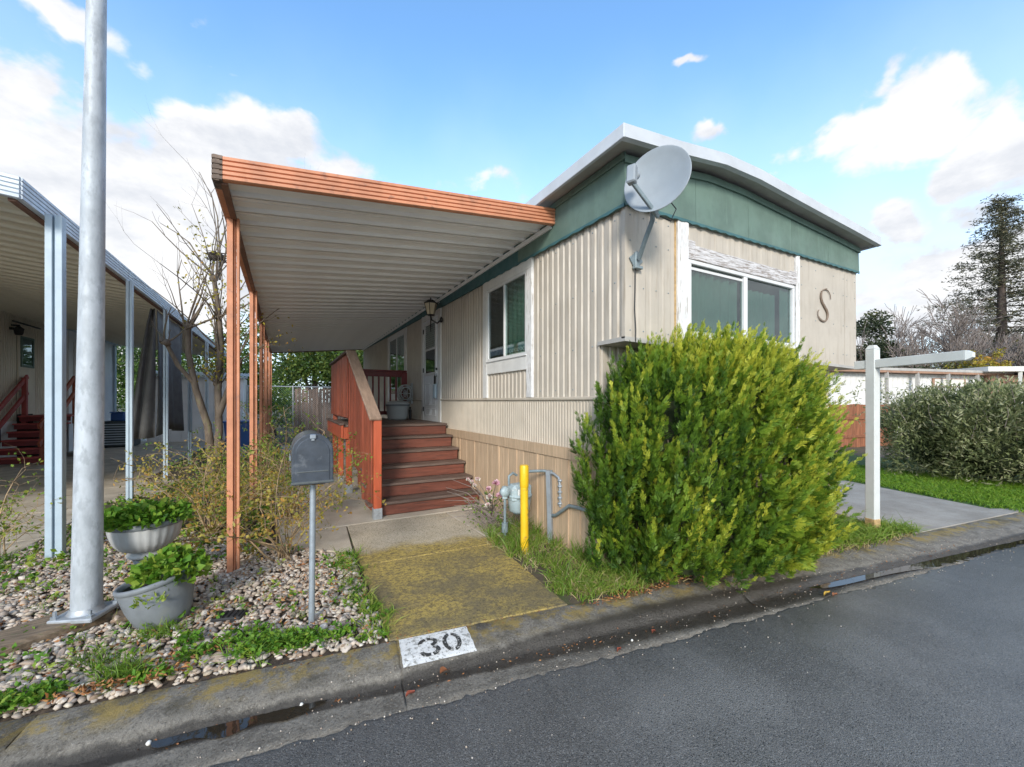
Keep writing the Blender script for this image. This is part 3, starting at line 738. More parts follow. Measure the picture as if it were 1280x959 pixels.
# skirting of upright boards with a cap board
sk = MB(); sk.add([(X0 - .045, YB - .03, 1.025), (X0 - .045, 7.35, 1.025), (X0 - .045, 7.35, .90), (X0 - .045, YB - .03, .915), (X0 - .004, YB - .03, 1.025), (X0 - .004, 7.35, 1.025), (X0 - .004, 7.35, .90), (X0 - .004, YB - .03, .915)],
                  [(0, 3, 2, 1), (4, 5, 6, 7), (0, 1, 5, 4), (3, 7, 6, 2), (0, 4, 7, 3), (1, 2, 6, 5)])
sk.build('skirting_cap', 'skirt', home)
y = YB - .02; q = random.Random(9); i = 0
while y < 7.3:
    w = q.choice([.14, .19, .24, .29, .20]); b = MB()
    b.box(X0 - .030 + q.uniform(-.002, .002), X0 + .0, y + .0035, y + w - .0035, -.02, .93, .003)
    if q.random() < .35: b.box(X0 - .040, X0 - .029, y + w - .03, y + w - .004, -.02, .905)
    b.build('skirting_board', 'skirt', home); y += w
x = X0 + .005
while x < X1 - .05:
    w = q.choice([.19, .24, .29]); MB().box(x + .004, min(X1, x + w) - .004, YB - .03 + q.uniform(-.002, .002), YB, -.02, 1.0, .003).build('skirting_board', 'skirt', home); x += w
MB().box(X0 + .02, X1 - .02, YB + .03, YL, -.02, .9).build('skirting_core', 'dark', home)
# front bay panels
def zgf(x): return 3.185 + (x - X0) * .0150
def fpanel(x0, x1, z0, z1, gro=0, m='siding'):
    b = MB(); n = max(2, int((x1 - x0) / .02))
    if gro: corr('x', YF, x0, x1, z0, z1, gro, .005, -1, b)
    else: b.box(x0, x1, YF, YF + .02, z0, z1)
    b.build('wall_panel', m, home)
zb = lambda x: 2.055 - (x - X0) * .019
fpanel(X0, 3.19, 2.05, 3.26, .16); fpanel(3.36, 5.262, 3.005, 3.3, .2); fpanel(5.34, 6.503, 1.985, 3.3, 0); fpanel(6.509, X1, 1.975, 3.3, 0)
fpanel(3.36, 5.262, 2.02, 2.14, .2)
MB().box(3.188, 3.206, YF - .004, YF + .02, 2.04, 3.215).build('shadow_gap_strip', 'rot', home)  # shadow gap beside the panel, put in as a strip of brown colour
b = MB(); b.prism([(X0 - .012, YF - .012, 2.045), (X0 + .02, YF - .012, 2.045), (X0 + .02, YF + .0, 2.045), (X0 + .002, YF, 2.045), (X0 + .002, YF + .028, 2.045), (X0 - .012, YF + .028, 2.045)], (0, 0, 1.16)); b.build('corner_trim', 'siding', home)
b = MB(); b.add([(X0 - .012, YF - .014, 2.06), (X1 + .01, YF - .014, 1.975), (X1 + .01, YF - .014, 1.94), (X0 - .012, YF - .014, 2.02), (X0 - .012, YB + .02, 2.055), (X1 + .01, YB + .02, 1.975), (X1 + .01, YB + .02, 1.94), (X0 - .012, YB + .02, 2.02)],
                [(0, 3, 2, 1), (4, 5, 6, 7), (0, 1, 5, 4), (3, 7, 6, 2), (0, 4, 7, 3), (1, 2, 6, 5)]); b.build('bay_sill', 'soffit', home)
def trim(x0, x1, y0, y1, z0, z1, m='white_paint', name='trim_board'): return MB().box(x0, x1, y0, y1, z0, z1, .004).build(name, m, home)
trim(3.208, 3.354, YF - .028, YF + .01, 2.04, 3.207, 'peeling_up'); trim(5.266, 5.337, YF - .026, YF + .01, 2.0, 3.225, 'peeling_up')
b = MB(); b.box(3.356, 3.46, YF - .022, YF + .01, 2.862, 3.04, .004); b.box(3.462, 5.2, YF - .024, YF + .01, 2.862, 3.0, .004); b.box(5.12, 5.264, YF - .027, YF - .018, 2.868, 3.02, .004); b.build('header_board', 'peeling', home)
def curtain(axis, fixed, a0, a1, z0, z1, m, parent, pitch=.09, amp=.014):
    def fn(u, v):
        a = a0 + (a1 - a0) * u; o = fixed + amp * math.sin(a / pitch * 6.283 + math.sin(a * 7)) + .006 * math.sin(a * 31); z = z0 + (z1 - z0) * v
        return (o, a, z) if axis == 'y' else (a, o, z)
    return MB().grid(fn, max(8, int((a1 - a0) / .015)), 2, True).build('curtain', m, parent)
def frame_bars(axis, fixed, sign, a0, a1, z0, z1, w, d, mulls=(), m='vinyl', parent=home, mw=None):
    """window frame as one mesh of bars; d = how far it stands proud"""
    mb = MB(); f0, f1 = sorted((fixed + sign * d, fixed - sign * .03))
    def bx(p0, p1, q0, q1, e=0):
        g0, g1 = (f0, f1)
        if axis == 'y': mb.box(g0 + e, g1 - e, p0, p1, q0, q1, .003)
        else: mb.box(p0, p1, g0 + e, g1 - e, q0, q1, .003)
    bx(a0, a1, z0, z0 + w); bx(a0, a1, z1 - w, z1); bx(a0, a0 + w, z0 + w, z1 - w); bx(a1 - w, a1, z0 + w, z1 - w)
    for c in mulls: bx(c - (mw or w) / 2, c + (mw or w) / 2, z0 + w, z1 - w, .002)
    return mb.build('window', m, parent)
# front picture window
fw_ = frame_bars('x', YF, -1, 3.37, 5.24, 2.14, 2.86, .038, .016, (4.286,), mw=.06)
for a, b in ((3.41, 4.255), (4.32, 5.2)): MB().box(a, b, YF + .012, YF + .016, 2.178, 2.822).build('pane', 'glass', fw_)
curtain('x', YF + .055, 3.40, 4.24, 2.14, 2.78, 'curtain', fw_, .12, .022); curtain('x', YF + .055, 4.30, 4.98, 2.14, 2.72, 'curtain', fw_, .11, .02); curtain('x', YF + .05, 5.03, 5.24, 2.14, 2.85, 'curtain', fw_, .05)
MB().box(3.36, 5.26, YF - .036, YF + .01, 2.105, 2.139, .004).build('sill', 'white_paint', fw_)
MB().box(3.41, 4.255, YF + .008, YF + .011, 2.775, 2.80).build('sash_rail', 'vinyl', fw_)
# first side window
trim(X0 - .024, X0 + .01, 4.085, 5.44, 3.082, 3.225); trim(X0 - .024, X0 + .01, 4.213, 5.30, 1.885, 2.065)
trim(X0 - .026, X0 + .01, 4.085, 4.212, ZS + .013, 3.081, 'peeling_up'); trim(X0 - .026, X0 + .01, 5.302, 5.44, ZS + .013, 3.081)
w1 = frame_bars('y', X0, -1, 4.214, 5.3, 2.067, 3.081, .034, .022, (4.79,))
for a, b in ((4.25, 4.772), (4.808, 5.264)): MB().box(X0 - .004, X0, a, b, 2.10, 3.05).build('pane', 'glass' if a < 4.5 else 'glass_dark', w1)
curtain('y', X0 + .05, 4.22, 4.76, 2.07, 3.07, 'curtain', w1, .12, .018); curtain('y', X0 + .055, 4.82, 5.29, 2.07, 3.07, 'curtain_grey', w1, .1)
lace = MB()
for k in range(7):
    c = 4.28 + k * .068; lace.lathe([(.028, 0), (.028, .004), (.016, .004), (.016, 0), (.028, 0)], (X0 + .02, c, 2.16), 10, tilt=Matrix.Rotation(R(90), 3, 'Y'))
    lace.box(X0 + .017, X0 + .023, c - .03, c + .03, 2.106, 2.125)
lace.build('lace_edge', 'cream', w1)
MB().box(X0 - .04, X0 - .022, 4.2, 5.31, 2.052, 2.068, .003).build('sill', 'vinyl', w1)
# second side window, left half open
trim(X0 - .024, X0 + .01, 9.78, 11.75, 3.182, 3.275); trim(X0 - .026, X0 + .01, 9.78, 9.928, 1.30, 3.181); trim(X0 - .026, X0 + .01, 11.602, 11.75, 1.30, 3.181); trim(X0 - .024, X0 + .01, 9.93, 11.6, 1.55, 1.66)
w2 = frame_bars('y', X0, -1, 9.93, 11.6, 1.662, 3.181, .04, .02, (10.75,))
MB().box(X0 - .004, X0, 9.97, 10.73, 1.70, 3.14).build('pane', 'glass', w2)
MB().box(X0 - .002, X0 + .002, 10.77, 11.56, 1.70, 3.14).build('pane', 'glass_dark', w2)
MB().box(X0 + .10, X0 + .11, 9.95, 10.73, 2.45, 3.12).build('blind', 'blind', w2); MB().box(X0 + .102, X0 + .108, 9.95, 10.73, 1.8, 2.4).build('curtain', 'curtain', w2)
# door
trim(X0 - .03, X0 + .01, 7.30, 7.42, ZS - .44, 3.36); trim(X0 - .03, X0 + .01, 8.36, 8.48, ZS - .44, 3.36); trim(X0 - .028, X0 + .01, 7.422, 8.358, 3.14, 3.27)
b = MB(); b.box(X0 - .022, X0 + .012, 7.424, 8.356, 1.085, 3.138, .004)
door = b.build('door', 'door_white', home)
wf = MB(); f = X0 - .026
for (a0, a1, z0, z1) in ((7.52, 8.26, 2.02, 2.07), (7.52, 8.26, 3.03, 3.08), (7.52, 7.58, 2.07, 3.03), (8.20, 8.26, 2.07, 3.03), (7.58, 8.20, 2.515, 2.555)): wf.box(f - .012, f + .006, a0, a1, z0, z1, .003)
wf.build('glazing_frame', 'vinyl', door)
MB().box(f - .003, f, 7.58, 8.20, 2.07, 2.515).build('pane', 'glass_dark', door); MB().box(f - .003, f, 7.58, 8.20, 2.555, 3.03).build('pane', 'glass', door)
bl = MB()
for k in range(11): bl.box(f - .002, f + .002, 7.585, 8.195, 2.565 + k * .042, 2.585 + k * .042)
bl.build('blind', 'blind', door)
MB().box(f + .001, f + .003, 7.58, 8.20, 2.07, 3.03).build('screen', 'dark', door)
pn = MB()
for a in (7.56, 7.92):
    for (z0, z1) in ((1.22, 1.36), (1.42, 1.86)):
        for bx_ in ((a, a + .3, z0, z0 + .016), (a, a + .3, z1 - .016, z1), (a, a + .016, z0 + .016, z1 - .016), (a + .284, a + .3, z0 + .016, z1 - .016)): pn.box(X0 - .028, X0 - .02, *bx_, .003)
pn.build('door_moulding', 'door_white', door)
h = MB(); h.lathe([(.0, -.03), (.026, -.03), (.030, -.018), (.012, -.012), (.012, 0), (.03, 0), (.03, .006)], (X0 - .034, 7.50, 2.0), 12, tilt=Matrix.Rotation(R(90), 3, 'Y')); h.build('handle', 'galv', door)
h = MB(); h.lathe([(.0, -.02), (.02, -.02), (.022, 0), (.026, 0)], (X0 - .026, 7.50, 2.12), 12, tilt=Matrix.Rotation(R(90), 3, 'Y')); h.build('deadbolt', 'rubber', door)
for z in (1.3, 2.1, 2.9): MB().box(X0 - .034, X0 - .02, 8.33, 8.37, z, z + .09).build('hinge', 'rubber', door)
# green band with lip, on the side and round the front
ROOF = [(2.345, 3.69), (3.0, 3.752), (3.64, 3.832), (4.2, 3.838), (4.9, 3.80), (5.43, 3.772), (6.2, 3.735), (6.98, 3.69)]
def rz(x):
    for (a, za), (b, zb_) in zip(ROOF, ROOF[1:]):
        if x <= b: return za + (zb_ - za) * (x - a) / (b - a)
    return ROOF[-1][1]
segs = [YF - .02, 4.4, 6.6, 8.8, 11, 13.4, YL]
for i_, (a, b_) in enumerate(zip(segs, segs[1:])):
    b = MB(); b.add([(X0 - .032, a + .002, zg(a)), (X0 - .032, b_ - .002, zg(b_)), (X0 - .026, b_ - .002, 3.56), (X0 - .026, a + .002, 3.56), (X0, a + .002, zg(a)), (X0, b_ - .002, zg(b_)), (X0, b_ - .002, 3.56), (X0, a + .002, 3.56)],
                    [(0, 3, 2, 1), (4, 5, 6, 7), (0, 1, 5, 4), (3, 7, 6, 2), (0, 4, 7, 3), (1, 2, 6, 5)])
    b.build('band_panel', 'green' if i_ == 0 else 'teal', home)
xs = [X0 - .03, 3.45, 4.30, 5.15, 6.0, X1 + .012]
for a, b_ in zip(xs, xs[1:]):
    b = MB(); n = 8; v = []
    for i in range(n + 1):
        x = a + .002 + (b_ - a - .004) * i / n
        v += [(x, YF - .032, zgf(x)), (x, YF - .026, rz(x) - .175), (x, YF, zgf(x)), (x, YF, rz(x) - .1)]
    fs = []
    for i in range(n): o = 4 * i; fs += [(o, o + 4, o + 5, o + 1), (o + 2, o + 3, o + 7, o + 6), (o, o + 2, o + 6, o + 4)]
    fs += [(0, 1, 3, 2), (4 * n, 4 * n + 2, 4 * n + 3, 4 * n + 1)]
    b.add(v, fs); b.build('band_panel', 'green', home)
lip = MB()
lip.box(X0 - .046, X0 - .02, YF - .04, YL, 3.56, 3.62, .004)
n = 40; v = []
for i in range(n + 1):
    x = X0 - .044 + (X1 - X0 + .06) * i / n; z = rz(x) - .178
    v += [(x, YF - .046, z), (x, YF - .046, z + .065), (x, YF - .02, z + .065), (x, YF - .02, z)]
lip.add(v, [(4 * i + j, 4 * i + 4 + j, 4 * i + 4 + (j + 1) % 4, 4 * i + (j + 1) % 4) for i in range(n) for j in range(4)]); lip.build('band_lip', 'green', home)
b = MB(); n = 60; v = []
for i in range(n + 1):
    x = X0 - .03 + (X1 - X0 + .04) * i / n; v += [(x, YF - .036, zgf(x) - .012 + .012 * abs(math.sin(i * 1.57))), (x, YF - .036, zgf(x) + .02), (x, YF - .026, zgf(x) + .02), (x, YF - .026, zgf(x) - .012 + .012 * abs(math.sin(i * 1.57)))]
b.add(v, [(4 * i + j, 4 * i + 4 + j, 4 * i + 4 + (j + 1) % 4, 4 * i + (j + 1) % 4) for i in range(n) for j in range(4)])
v = []; n = 130
for i in range(n + 1):
    y = YF - .03 + (YL - YF) * i / n; z = zg(y) - .012 + .012 * (i % 2); v += [(X0 - .038, y, z), (X0 - .038, y, zg(y) + .02), (X0 - .028, y, zg(y) + .02), (X0 - .028, y, z)]
b.add(v, [(4 * i + j, 4 * i + (j + 1) % 4, 4 * i + 4 + (j + 1) % 4, 4 * i + 4 + j) for i in range(n) for j in range(4)]); b.build('drip_edge', 'teal', home)
# roof: bowed sheet, soffit and white fascia lengths
YR0, YR1, FH = 2.40, 16.1, .105
b = MB(); v = []
for x, z in ROOF: v += [(x, YR0, z), (x, YR1, z)]
b.add(v, [(2 * i, 2 * i + 2, 2 * i + 3, 2 * i + 1) for i in range(len(ROOF) - 1)])
v = []
for x, z in ROOF: v += [(x, YR0 + .02, z - FH + .025), (x, YF + .05, z - FH + .03), (x, YR1, z - FH + .03)]
roof = b.build('roof', 'roof_white', home)
sf = MB(); sf.add(v, [(3 * i + j, 3 * i + 1 + j, 3 * i + 4 + j, 3 * i + 3 + j) for i in range(len(ROOF) - 1) for j in (0, 1)])
sf.build('soffit', 'soffit', roof)
fc = [0, 2, 5, 7]
for a, b_ in zip(fc, fc[1:]):
    b = MB(); v = []
    for x, z in ROOF[a:b_ + 1]: v += [(x, YR0 - .012, z + .006), (x, YR0 - .018, z - FH), (x, YR0 + .03, z - FH - .006), (x, YR0 + .03, z + .006)]
    n = b_ - a; b.add(v, [(4 * i + j, 4 * i + (j + 1) % 4, 4 * i + 4 + (j + 1) % 4, 4 * i + 4 + j) for i in range(n) for j in range(4)] + [(0, 3, 2, 1), (4 * n, 4 * n + 1, 4 * n + 2, 4 * n + 3)])
    b.build('fascia', 'roof_white', roof)
for a, b_ in ((YR0 - .015, 5.5), (5.503, 8.7), (8.703, 12), (12.003, YR1)):
    MB().box(ROOF[0][0] - .014, ROOF[0][0] + .02, a, b_, 3.69 - FH - .002, 3.697, .004).build('fascia', 'roof_white', roof)
MB().box(ROOF[-1][0] - .02, ROOF[-1][0] + .014, YR0, YR1, 3.69 - FH, 3.697, .004).build('fascia', 'roof_white', roof)
# script letter S on the front
S = [(6.105, 2.805), (6.09, 2.86), (6.035, 2.905), (5.965, 2.915), (5.885, 2.88), (5.855, 2.815), (5.875, 2.75), (5.93, 2.70), (5.99, 2.65), (6.02, 2.60), (6.01, 2.545), (5.955, 2.51), (5.875, 2.51), (5.80, 2.545), (5.785, 2.60), (5.81, 2.64)]
def smooth(pts, k=4):
    o = []; P = [Vector((*p, 0)) for p in pts]
    for i in range(len(P) - 1):
        a, b, c, d = P[max(i - 1, 0)], P[i], P[i + 1], P[min(i + 2, len(P) - 1)]
        for j in range(k):
            t_ = j / k; o.append(.5 * ((2 * b) + (c - a) * t_ + (2 * a - 5 * b + 4 * c - d) * t_ ** 2 + (3 * b - a - 3 * c + d) * t_ ** 3))
    return o + [P[-1]]
sp = smooth(S); b = MB(); m_ = len(sp)
b.tube([(p.x, YF - .012, p.y) for p in sp], [.005 + .007 * math.sin(math.pi * i / (m_ - 1)) ** 2 for i in range(m_)], 6)
b.tube([(p.x + .03 * math.sin(math.pi * i / (m_ - 1)), YF - .012, p.y + .012) for i, p in enumerate(sp)][10:-8], .0028, 5)
b.build('letter', 'letter_brown', home)

# ------------------------------------------------------------------ awning over the porch
aw = thing('carport_awning', (1, 9.7, 0), 'orange trimmed awning with a ribbed underside over the wooden porch', 'awning')
AY0, AY1, AXL, AXR = 3.62, 15.85, -.44, 2.54
def awz(x): return 3.13 + (x - AXL) * (3.425 - 3.13) / (AXR - AXL)     # underside
npan = 41; pw = (AY1 - AY0 - .06) / npan
pp = [(0, 0), (.07, 0), (.12, .030), (.44, .030), (.455, .040), (.485, .040), (.50, .030), (.88, .030), (.93, 0), (1.0, 0)]
pb = MB(); v = []
for f, d in pp:
    for x in (AXL + .04, AXR): v.append((x, f * (pw - .010), awz(x) - .0 + d))
for f, d in pp:
    for x in (AXL + .04, AXR): v.append((x, f * (pw - .010), awz(x) + d + .012))
k = 2 * len(pp); fs = []
for i in range(len(pp) - 1): fs += [(2 * i, 2 * i + 1, 2 * i + 3, 2 * i + 2), (k + 2 * i, k + 2 * i + 2, k + 2 * i + 3, k + 2 * i + 1)]
fs += [(0, 2 * len(pp) - 2, k + 2 * len(pp) - 2, k)[::-1]]
pb.add(v, fs)
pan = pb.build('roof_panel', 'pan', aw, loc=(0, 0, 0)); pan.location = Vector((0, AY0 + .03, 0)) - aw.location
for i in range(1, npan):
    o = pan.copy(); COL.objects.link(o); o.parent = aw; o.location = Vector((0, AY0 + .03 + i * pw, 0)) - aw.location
MB().add([(AXL + .04, AY0 + .03, awz(AXL + .04) + .045), (AXR, AY0 + .03, awz(AXR) + .045), (AXR, AY1, awz(AXR) + .045), (AXL + .04, AY1, awz(AXL + .04) + .045)], [(0, 1, 2, 3)]).build('top_sheet', 'pan_top', aw)
# ribbed front fascia, sloping with the roof
def ribs(h0, h1, n=5, d=.016):      # profile (outward, height)
    o = []
    for i in range(n):
        a = h0 + (h1 - h0) * i / n; w = (h1 - h0) / n
        o += [(d * .2, a), (d, a + w * .18), (d, a + w * .82), (d * .2, a + w * .999)]
    return o
def fascia(p0, p1, outd, z0, z1, h0, h1, m, parent, name='fascia', th=.03):
    """length of ribbed fascia from p0 to p1 (x, y), z0/z1 its base height at each end"""
    pr = ribs(h0, h1); pr = [(-th, h0)] + pr + [(-th, h1)]
    b = MB(); v = []
    for (p, z) in ((p0, z0), (p1, z1)):
        for (o, hh) in pr: v.append((p[0] + outd[0] * o, p[1] + outd[1] * o, z + hh))
    n = len(pr); b.add(v, [(i, (i + 1) % n, n + (i + 1) % n, n + i) for i in range(n)] + [tuple(range(n))[::-1], tuple(range(n, 2 * n))])
    return b.build(name, m, parent)
fascia((AXL + .05, AY0), (AXR - .0, AY0), (0, -1), awz(AXL + .05), awz(AXR), -.03, .145, 'orange', aw)
fascia((AXL - .012, AY0), (AXL + .048, AY0), (0, -1), awz(AXL), awz(AXL + .05), -.035, .150, 'orange_weathered', aw, 'end_cap')
fascia((AXL, AY0 - .01), (AXL, AY0 + .14), (-1, 0), awz(AXL), awz(AXL), -.035, .150, 'orange_weathered', aw, 'end_cap')
for a, b_ in ((AY0 + .142, 7.7), (7.703, 11.8), (11.803, AY1)): fascia((AXL, a), (AXL, b_), (-1, 0), awz(AXL), awz(AXL), -.032, .148, 'orange', aw)
fascia((AXL, AY1), (AXR, AY1), (0, 1), awz(AXL), awz(AXR), -.03, .14, 'brown_beam', aw)
MB().box(AXL + .032, AXL + .075, AY0 + .03, AY1 - .03, awz(AXL) - .040, awz(AXL) - .004, .003).build('side_beam', 'brown_beam', aw)
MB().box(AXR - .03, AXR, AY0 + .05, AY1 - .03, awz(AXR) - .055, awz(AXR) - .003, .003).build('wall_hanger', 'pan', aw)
b = MB()
for dx, dy, w, d in ((-.036, 0, .046, .09), (.012, .012, .014, .07), (.034, -.004, .022, .06)): b.box(dx, dx + w, -d / 2 + dy, d / 2 + dy, -.02, awz(AXL) - .02, .003)
post = b.build('post', 'orange', aw, loc=(0, 0, 0))
for i, y in enumerate((4.35, 7.03, 9.7, 12.4, 15.1)):
    o = post if i == 0 else post.copy()
    if i: COL.objects.link(o); o.parent = aw
    o.location = Vector((-.40, y, 0)) - aw.location
cb = MB(); cb.tube([(-.43, 5.1, 3.08), (-.41, 5.14, 2.85), (-.415, 5.1, 2.62), (-.40, 5.15, 2.55)], .006, 5); cb.build('loose_cable', 'cream', aw)

# ------------------------------------------------------------------ wooden porch and steps
deck = thing('wooden_porch', (1.75, 7.2, 0), 'red stained wooden porch with six steps and a boarded side rail', 'porch')
SX0, SX1, SY, RS, TD, DZ = 1.06, 2.49, 5.46, .187, .28, 1.12
for i in range(6):
    y = SY + i * TD; z = RS * (i + 1)
    MB().box(SX0 + .01, SX1, y + .022, y + .058, z - RS + (.012 if i == 0 else .0), z - .040, .004).build('riser', 'redwood_h', deck)
    if i < 5:
        MB().box(SX0 - .12, SX1 + .02, y - .004, y + .145, z - .038, z, .007).build('tread', 'tread', deck)
        MB().box(SX0 - .12, SX1 + .02, y + .151, y + .30, z - .038, z - .001, .007).build('tread', 'tread', deck)
y = SY + 5 * TD - .004
while y < 9.45: MB().box(.84 if y > 7.1 else SX0 - .13, SX1 + .02, y, y + .14, DZ - .038, DZ, .006).build('deck_board', 'tread', deck); y += .146
for x in (SX0 + .012, SX1 - .06):
    b = MB(); pl = [(SY + .06, .0), (SY + .40, 0)] ; pts = [(SY + .062, 0)]
    for i in range(6): pts += [(SY + .062 + i * TD, RS * (i + 1) - .042), (SY + .062 + (i + 1) * TD, RS * (i + 1) - .042)]
    pts += [(SY + 6 * TD + .06, .8), (SY + .55, 0)]
    b.prism([(x, a, c) for a, c in pts], (.04, 0, 0)); b.build('stringer', 'redwood', deck)
MB().box(.80, .842, 7.12, 9.46, DZ - .23, DZ - .003, .005).build('rim_joist', 'post_red', deck)
MB().box(.845, SX0 - .13, 7.12, 7.16, DZ - .23, DZ - .041, .005).build('rim_joist', 'post_red', deck)
MB().box(.845, SX1, 9.42, 9.46, DZ - .23, DZ - .041, .005).build('rim_joist', 'post_red', deck)
MB().box(.775, .85, 7.10, 9.48, DZ - .003, DZ + .03, .005).build('ledge', 'tread', deck)
def dpost(x, y, z0, z1, w=.09, base=False, m='post_red'):
    p = MB().box(x - w / 2, x + w / 2, y - w / 2, y + w / 2, z0, z1, .007).build('post', m, deck)
    if base:
        q_ = MB(); q_.box(x - w / 2 - .006, x + w / 2 + .006, y - w / 2 - .007, y + w / 2 + .006, z0 - .03, z0 + .11, .004)
        for a, c in ((-.015, .03), (.015, .06), (0, .09)): q_.lathe([(0, -.012), (.008, -.01), (.008, 0)], (x + a, y - w / 2 - .007, z0 + c), 6, tilt=Matrix.Rotation(R(-90), 3, 'X'))
        q_.build('post_base', 'galv', p)
    return p
NX = 1.05
dpost(NX - .01, SY - .035, .03, 1.30, .098, True)
dpost(.93, 7.20, .03, DZ - .045, .09, True); dpost(.93, 9.3, 0, DZ - .23, .09); dpost(.93, 8.3, 0, DZ - .045, .09, True); dpost(1.9, 9.3, 0, DZ - .23); dpost(1.9, 7.6, 0, DZ - .045)
# boarded stair rail: boards follow the slope
q = random.Random(4); y = SY + .03; RT = lambda y: 1.27 + (min(y, 6.95) - SY) * .675
def rx(y): return NX - .075 - max(0, (y - 5.5)) * .055
while y < 6.93:
    w = .118; yb = min(y + w, 6.95); zb0 = max(.10, RS * (math.floor((y - SY) / TD) + 1) - .24 + q.uniform(-.02, .02))
    x = rx(y); b = MB(); xo = q.uniform(-.003, .003)
    b.prism([(x + xo, y, zb0), (x + xo, yb - .004, zb0 + .0), (x + xo, yb - .004, RT(yb) - .02), (x + xo, y, RT(y) - .02)], (.019, 0, 0)); b.build('rail_board', 'redwood', deck); y += w
while y < 9.42:
    w = .138; xo = q.uniform(-.003, .003); MB().box(.875 + xo, .894 + xo, y, y + w - .004, DZ + .12, 2.26, .003).build('rail_board', 'redwood', deck); y += w
MB().bar((rx(SY) + .035, SY - .11, 1.275), (rx(6.97) + .035, 6.985, RT(6.95) + .03), .15, .038, bev=.006).build('cap_rail', 'cap_rail', deck)
MB().bar((.90, 6.97, 2.285), (.90, 9.46, 2.285), .14, .038, bev=.006).build('cap_rail', 'tread', deck)
b = MB(); b.bar((rx(SY) + .04, SY + .02, 1.18), (rx(6.9) + .04, 6.93, RT(6.93) - .12), .035, .085, bev=.004); b.build('rail_beam', 'redwood', deck)
MB().bar((rx(SY) + .07, SY + .02, .66), (rx(6.9) + .12, 6.93, 1.66), .035, .085, bev=.004).build('rail_beam', 'tread', deck)
dpost(.94, 6.99, 1.0, 2.262, .085, m='redwood'); dpost(.945, 9.4, 1.0, 2.262, .085, m='redwood')
MB().box(.90, .935, 7.05, 9.36, DZ + .10, DZ + .19, .004).build('rail_beam', 'redwood', deck)
MB().box(.90, .935, 7.05, 9.36, 2.16, 2.25, .004).build('rail_beam', 'redwood', deck)
# far railing with balusters
dpost(2.37, 9.30, DZ, 2.16, .12, m='dark_red')
MB().box(.96, 2.43, 9.26, 9.34, 2.165, 2.20, .005).build('top_rail', 'dark_red', deck); MB().box(.96, 2.31, 9.28, 9.32, 2.05, 2.163, .005).build('top_rail', 'dark_red', deck); MB().box(.96, 2.31, 9.28, 9.32, DZ + .09, DZ + .17, .005).build('bottom_rail', 'dark_red', deck)
for i in range(10): MB().box(1.05 + i * .125, 1.085 + i * .125, 9.283, 9.317, DZ + .17, 2.05, .003).build('baluster', 'dark_red', deck)
# things on the porch
bn = thing('storage_bin', (2.1, 8.7, DZ), 'rounded grey bin standing on the porch by the far railing', 'bin')
b = MB(); b.lathe([(0, 0), (.19, 0), (.21, .05), (.24, .30), (.245, .33), (.22, .36), (.14, .39), (0, .40)], (2.1, 8.75, DZ), 20); b.build('body', 'grey_bin', bn)
b = MB(); b.lathe([(.235, .285), (.256, .29), (.256, .325), (.235, .33)], (2.1, 8.75, DZ), 20); b.build('rim', 'planter_grey', bn)
b = MB(); b.box(2.3, 2.36, 8.6, 8.66, DZ, DZ + .22, .02); b.lathe([(.02, .2), (.02, .26), (.012, .27)], (2.33, 8.63, DZ), 10); tag(b.build('bottle', 'dark', loc=(2.33, 8.63, DZ)), 'small dark bottle beside the grey bin on the porch', 'bottle')
hr = thing('hose_reel', (X0 - .03, 9.45, 1.45), 'round wire reel hung on the siding left of the front door', 'hose reel')
rotY = Matrix.Rotation(R(90), 3, 'Y')
b = MB(); hx = X0 - .20
for yy in (9.10, 9.24):
    for rr in (.19, .14): b.tube([(hx + rr * .8 * math.cos(a), yy, 1.68 + rr * math.sin(a)) for a in np.linspace(0, 6.2832, 22)], .013, 6, False)
    for a in np.linspace(0, 3.14, 4)[:-1]: b.tube([(hx + .155 * math.cos(a), yy, 1.68 + .19 * math.sin(a)), (hx - .155 * math.cos(a), yy, 1.68 - .19 * math.sin(a))], .008, 5)
b.build('wheel', 'grey_bin', hr)
b = MB()
for j in range(5): b.tube([(hx + .10 * math.cos(a), 9.12 + j * .025, 1.68 + .12 * math.sin(a)) for a in np.linspace(0, 6.2832, 18)], .013, 6, False)
b.build('hose', 'timber', hr)
b = MB(); b.box(X0 - .05, X0 - .008, 9.22, 9.27, 1.45, 1.92, .004); b.build('bracket', 'galv', hr)
lamp = thing('wall_lantern', (X0 - .03, 7.36, 2.9), 'black lantern with a cream shade on the wall beside the front door', 'lantern')
b = MB(); b.lathe([(.0, 0), (.05, 0), (.055, .02), (.03, .035), (0, .04)], (X0 - .03, 7.2, 3.0), 14, tilt=Matrix.Rotation(R(-90), 3, 'Y')); b.build('back_plate', 'rubber', lamp)
b = MB(); b.tube([(X0 - .05, 7.2, 3.0), (X0 - .12, 7.2, 2.93), (X0 - .22, 7.2, 2.98), (X0 - .24, 7.2, 3.06)], .014, 8); b.tube([(X0 - .24, 7.2, 2.76), (X0 - .24, 7.2, 3.06)], [.006, .016], 8); b.build('arm', 'rubber', lamp)
b = MB(); b.lathe([(.065, 0), (.115, .20)], (X0 - .24, 7.2, 3.07), 6, smooth=False); sh = b.build('shade', 'brass_glass', lamp)
b = MB()
for k in range(6):
    a = k * math.pi / 3; b.tube([(X0 - .24 + .067 * math.cos(a), 7.2 + .067 * math.sin(a), 3.07), (X0 - .24 + .118 * math.cos(a), 7.2 + .118 * math.sin(a), 3.27)], .006, 4)
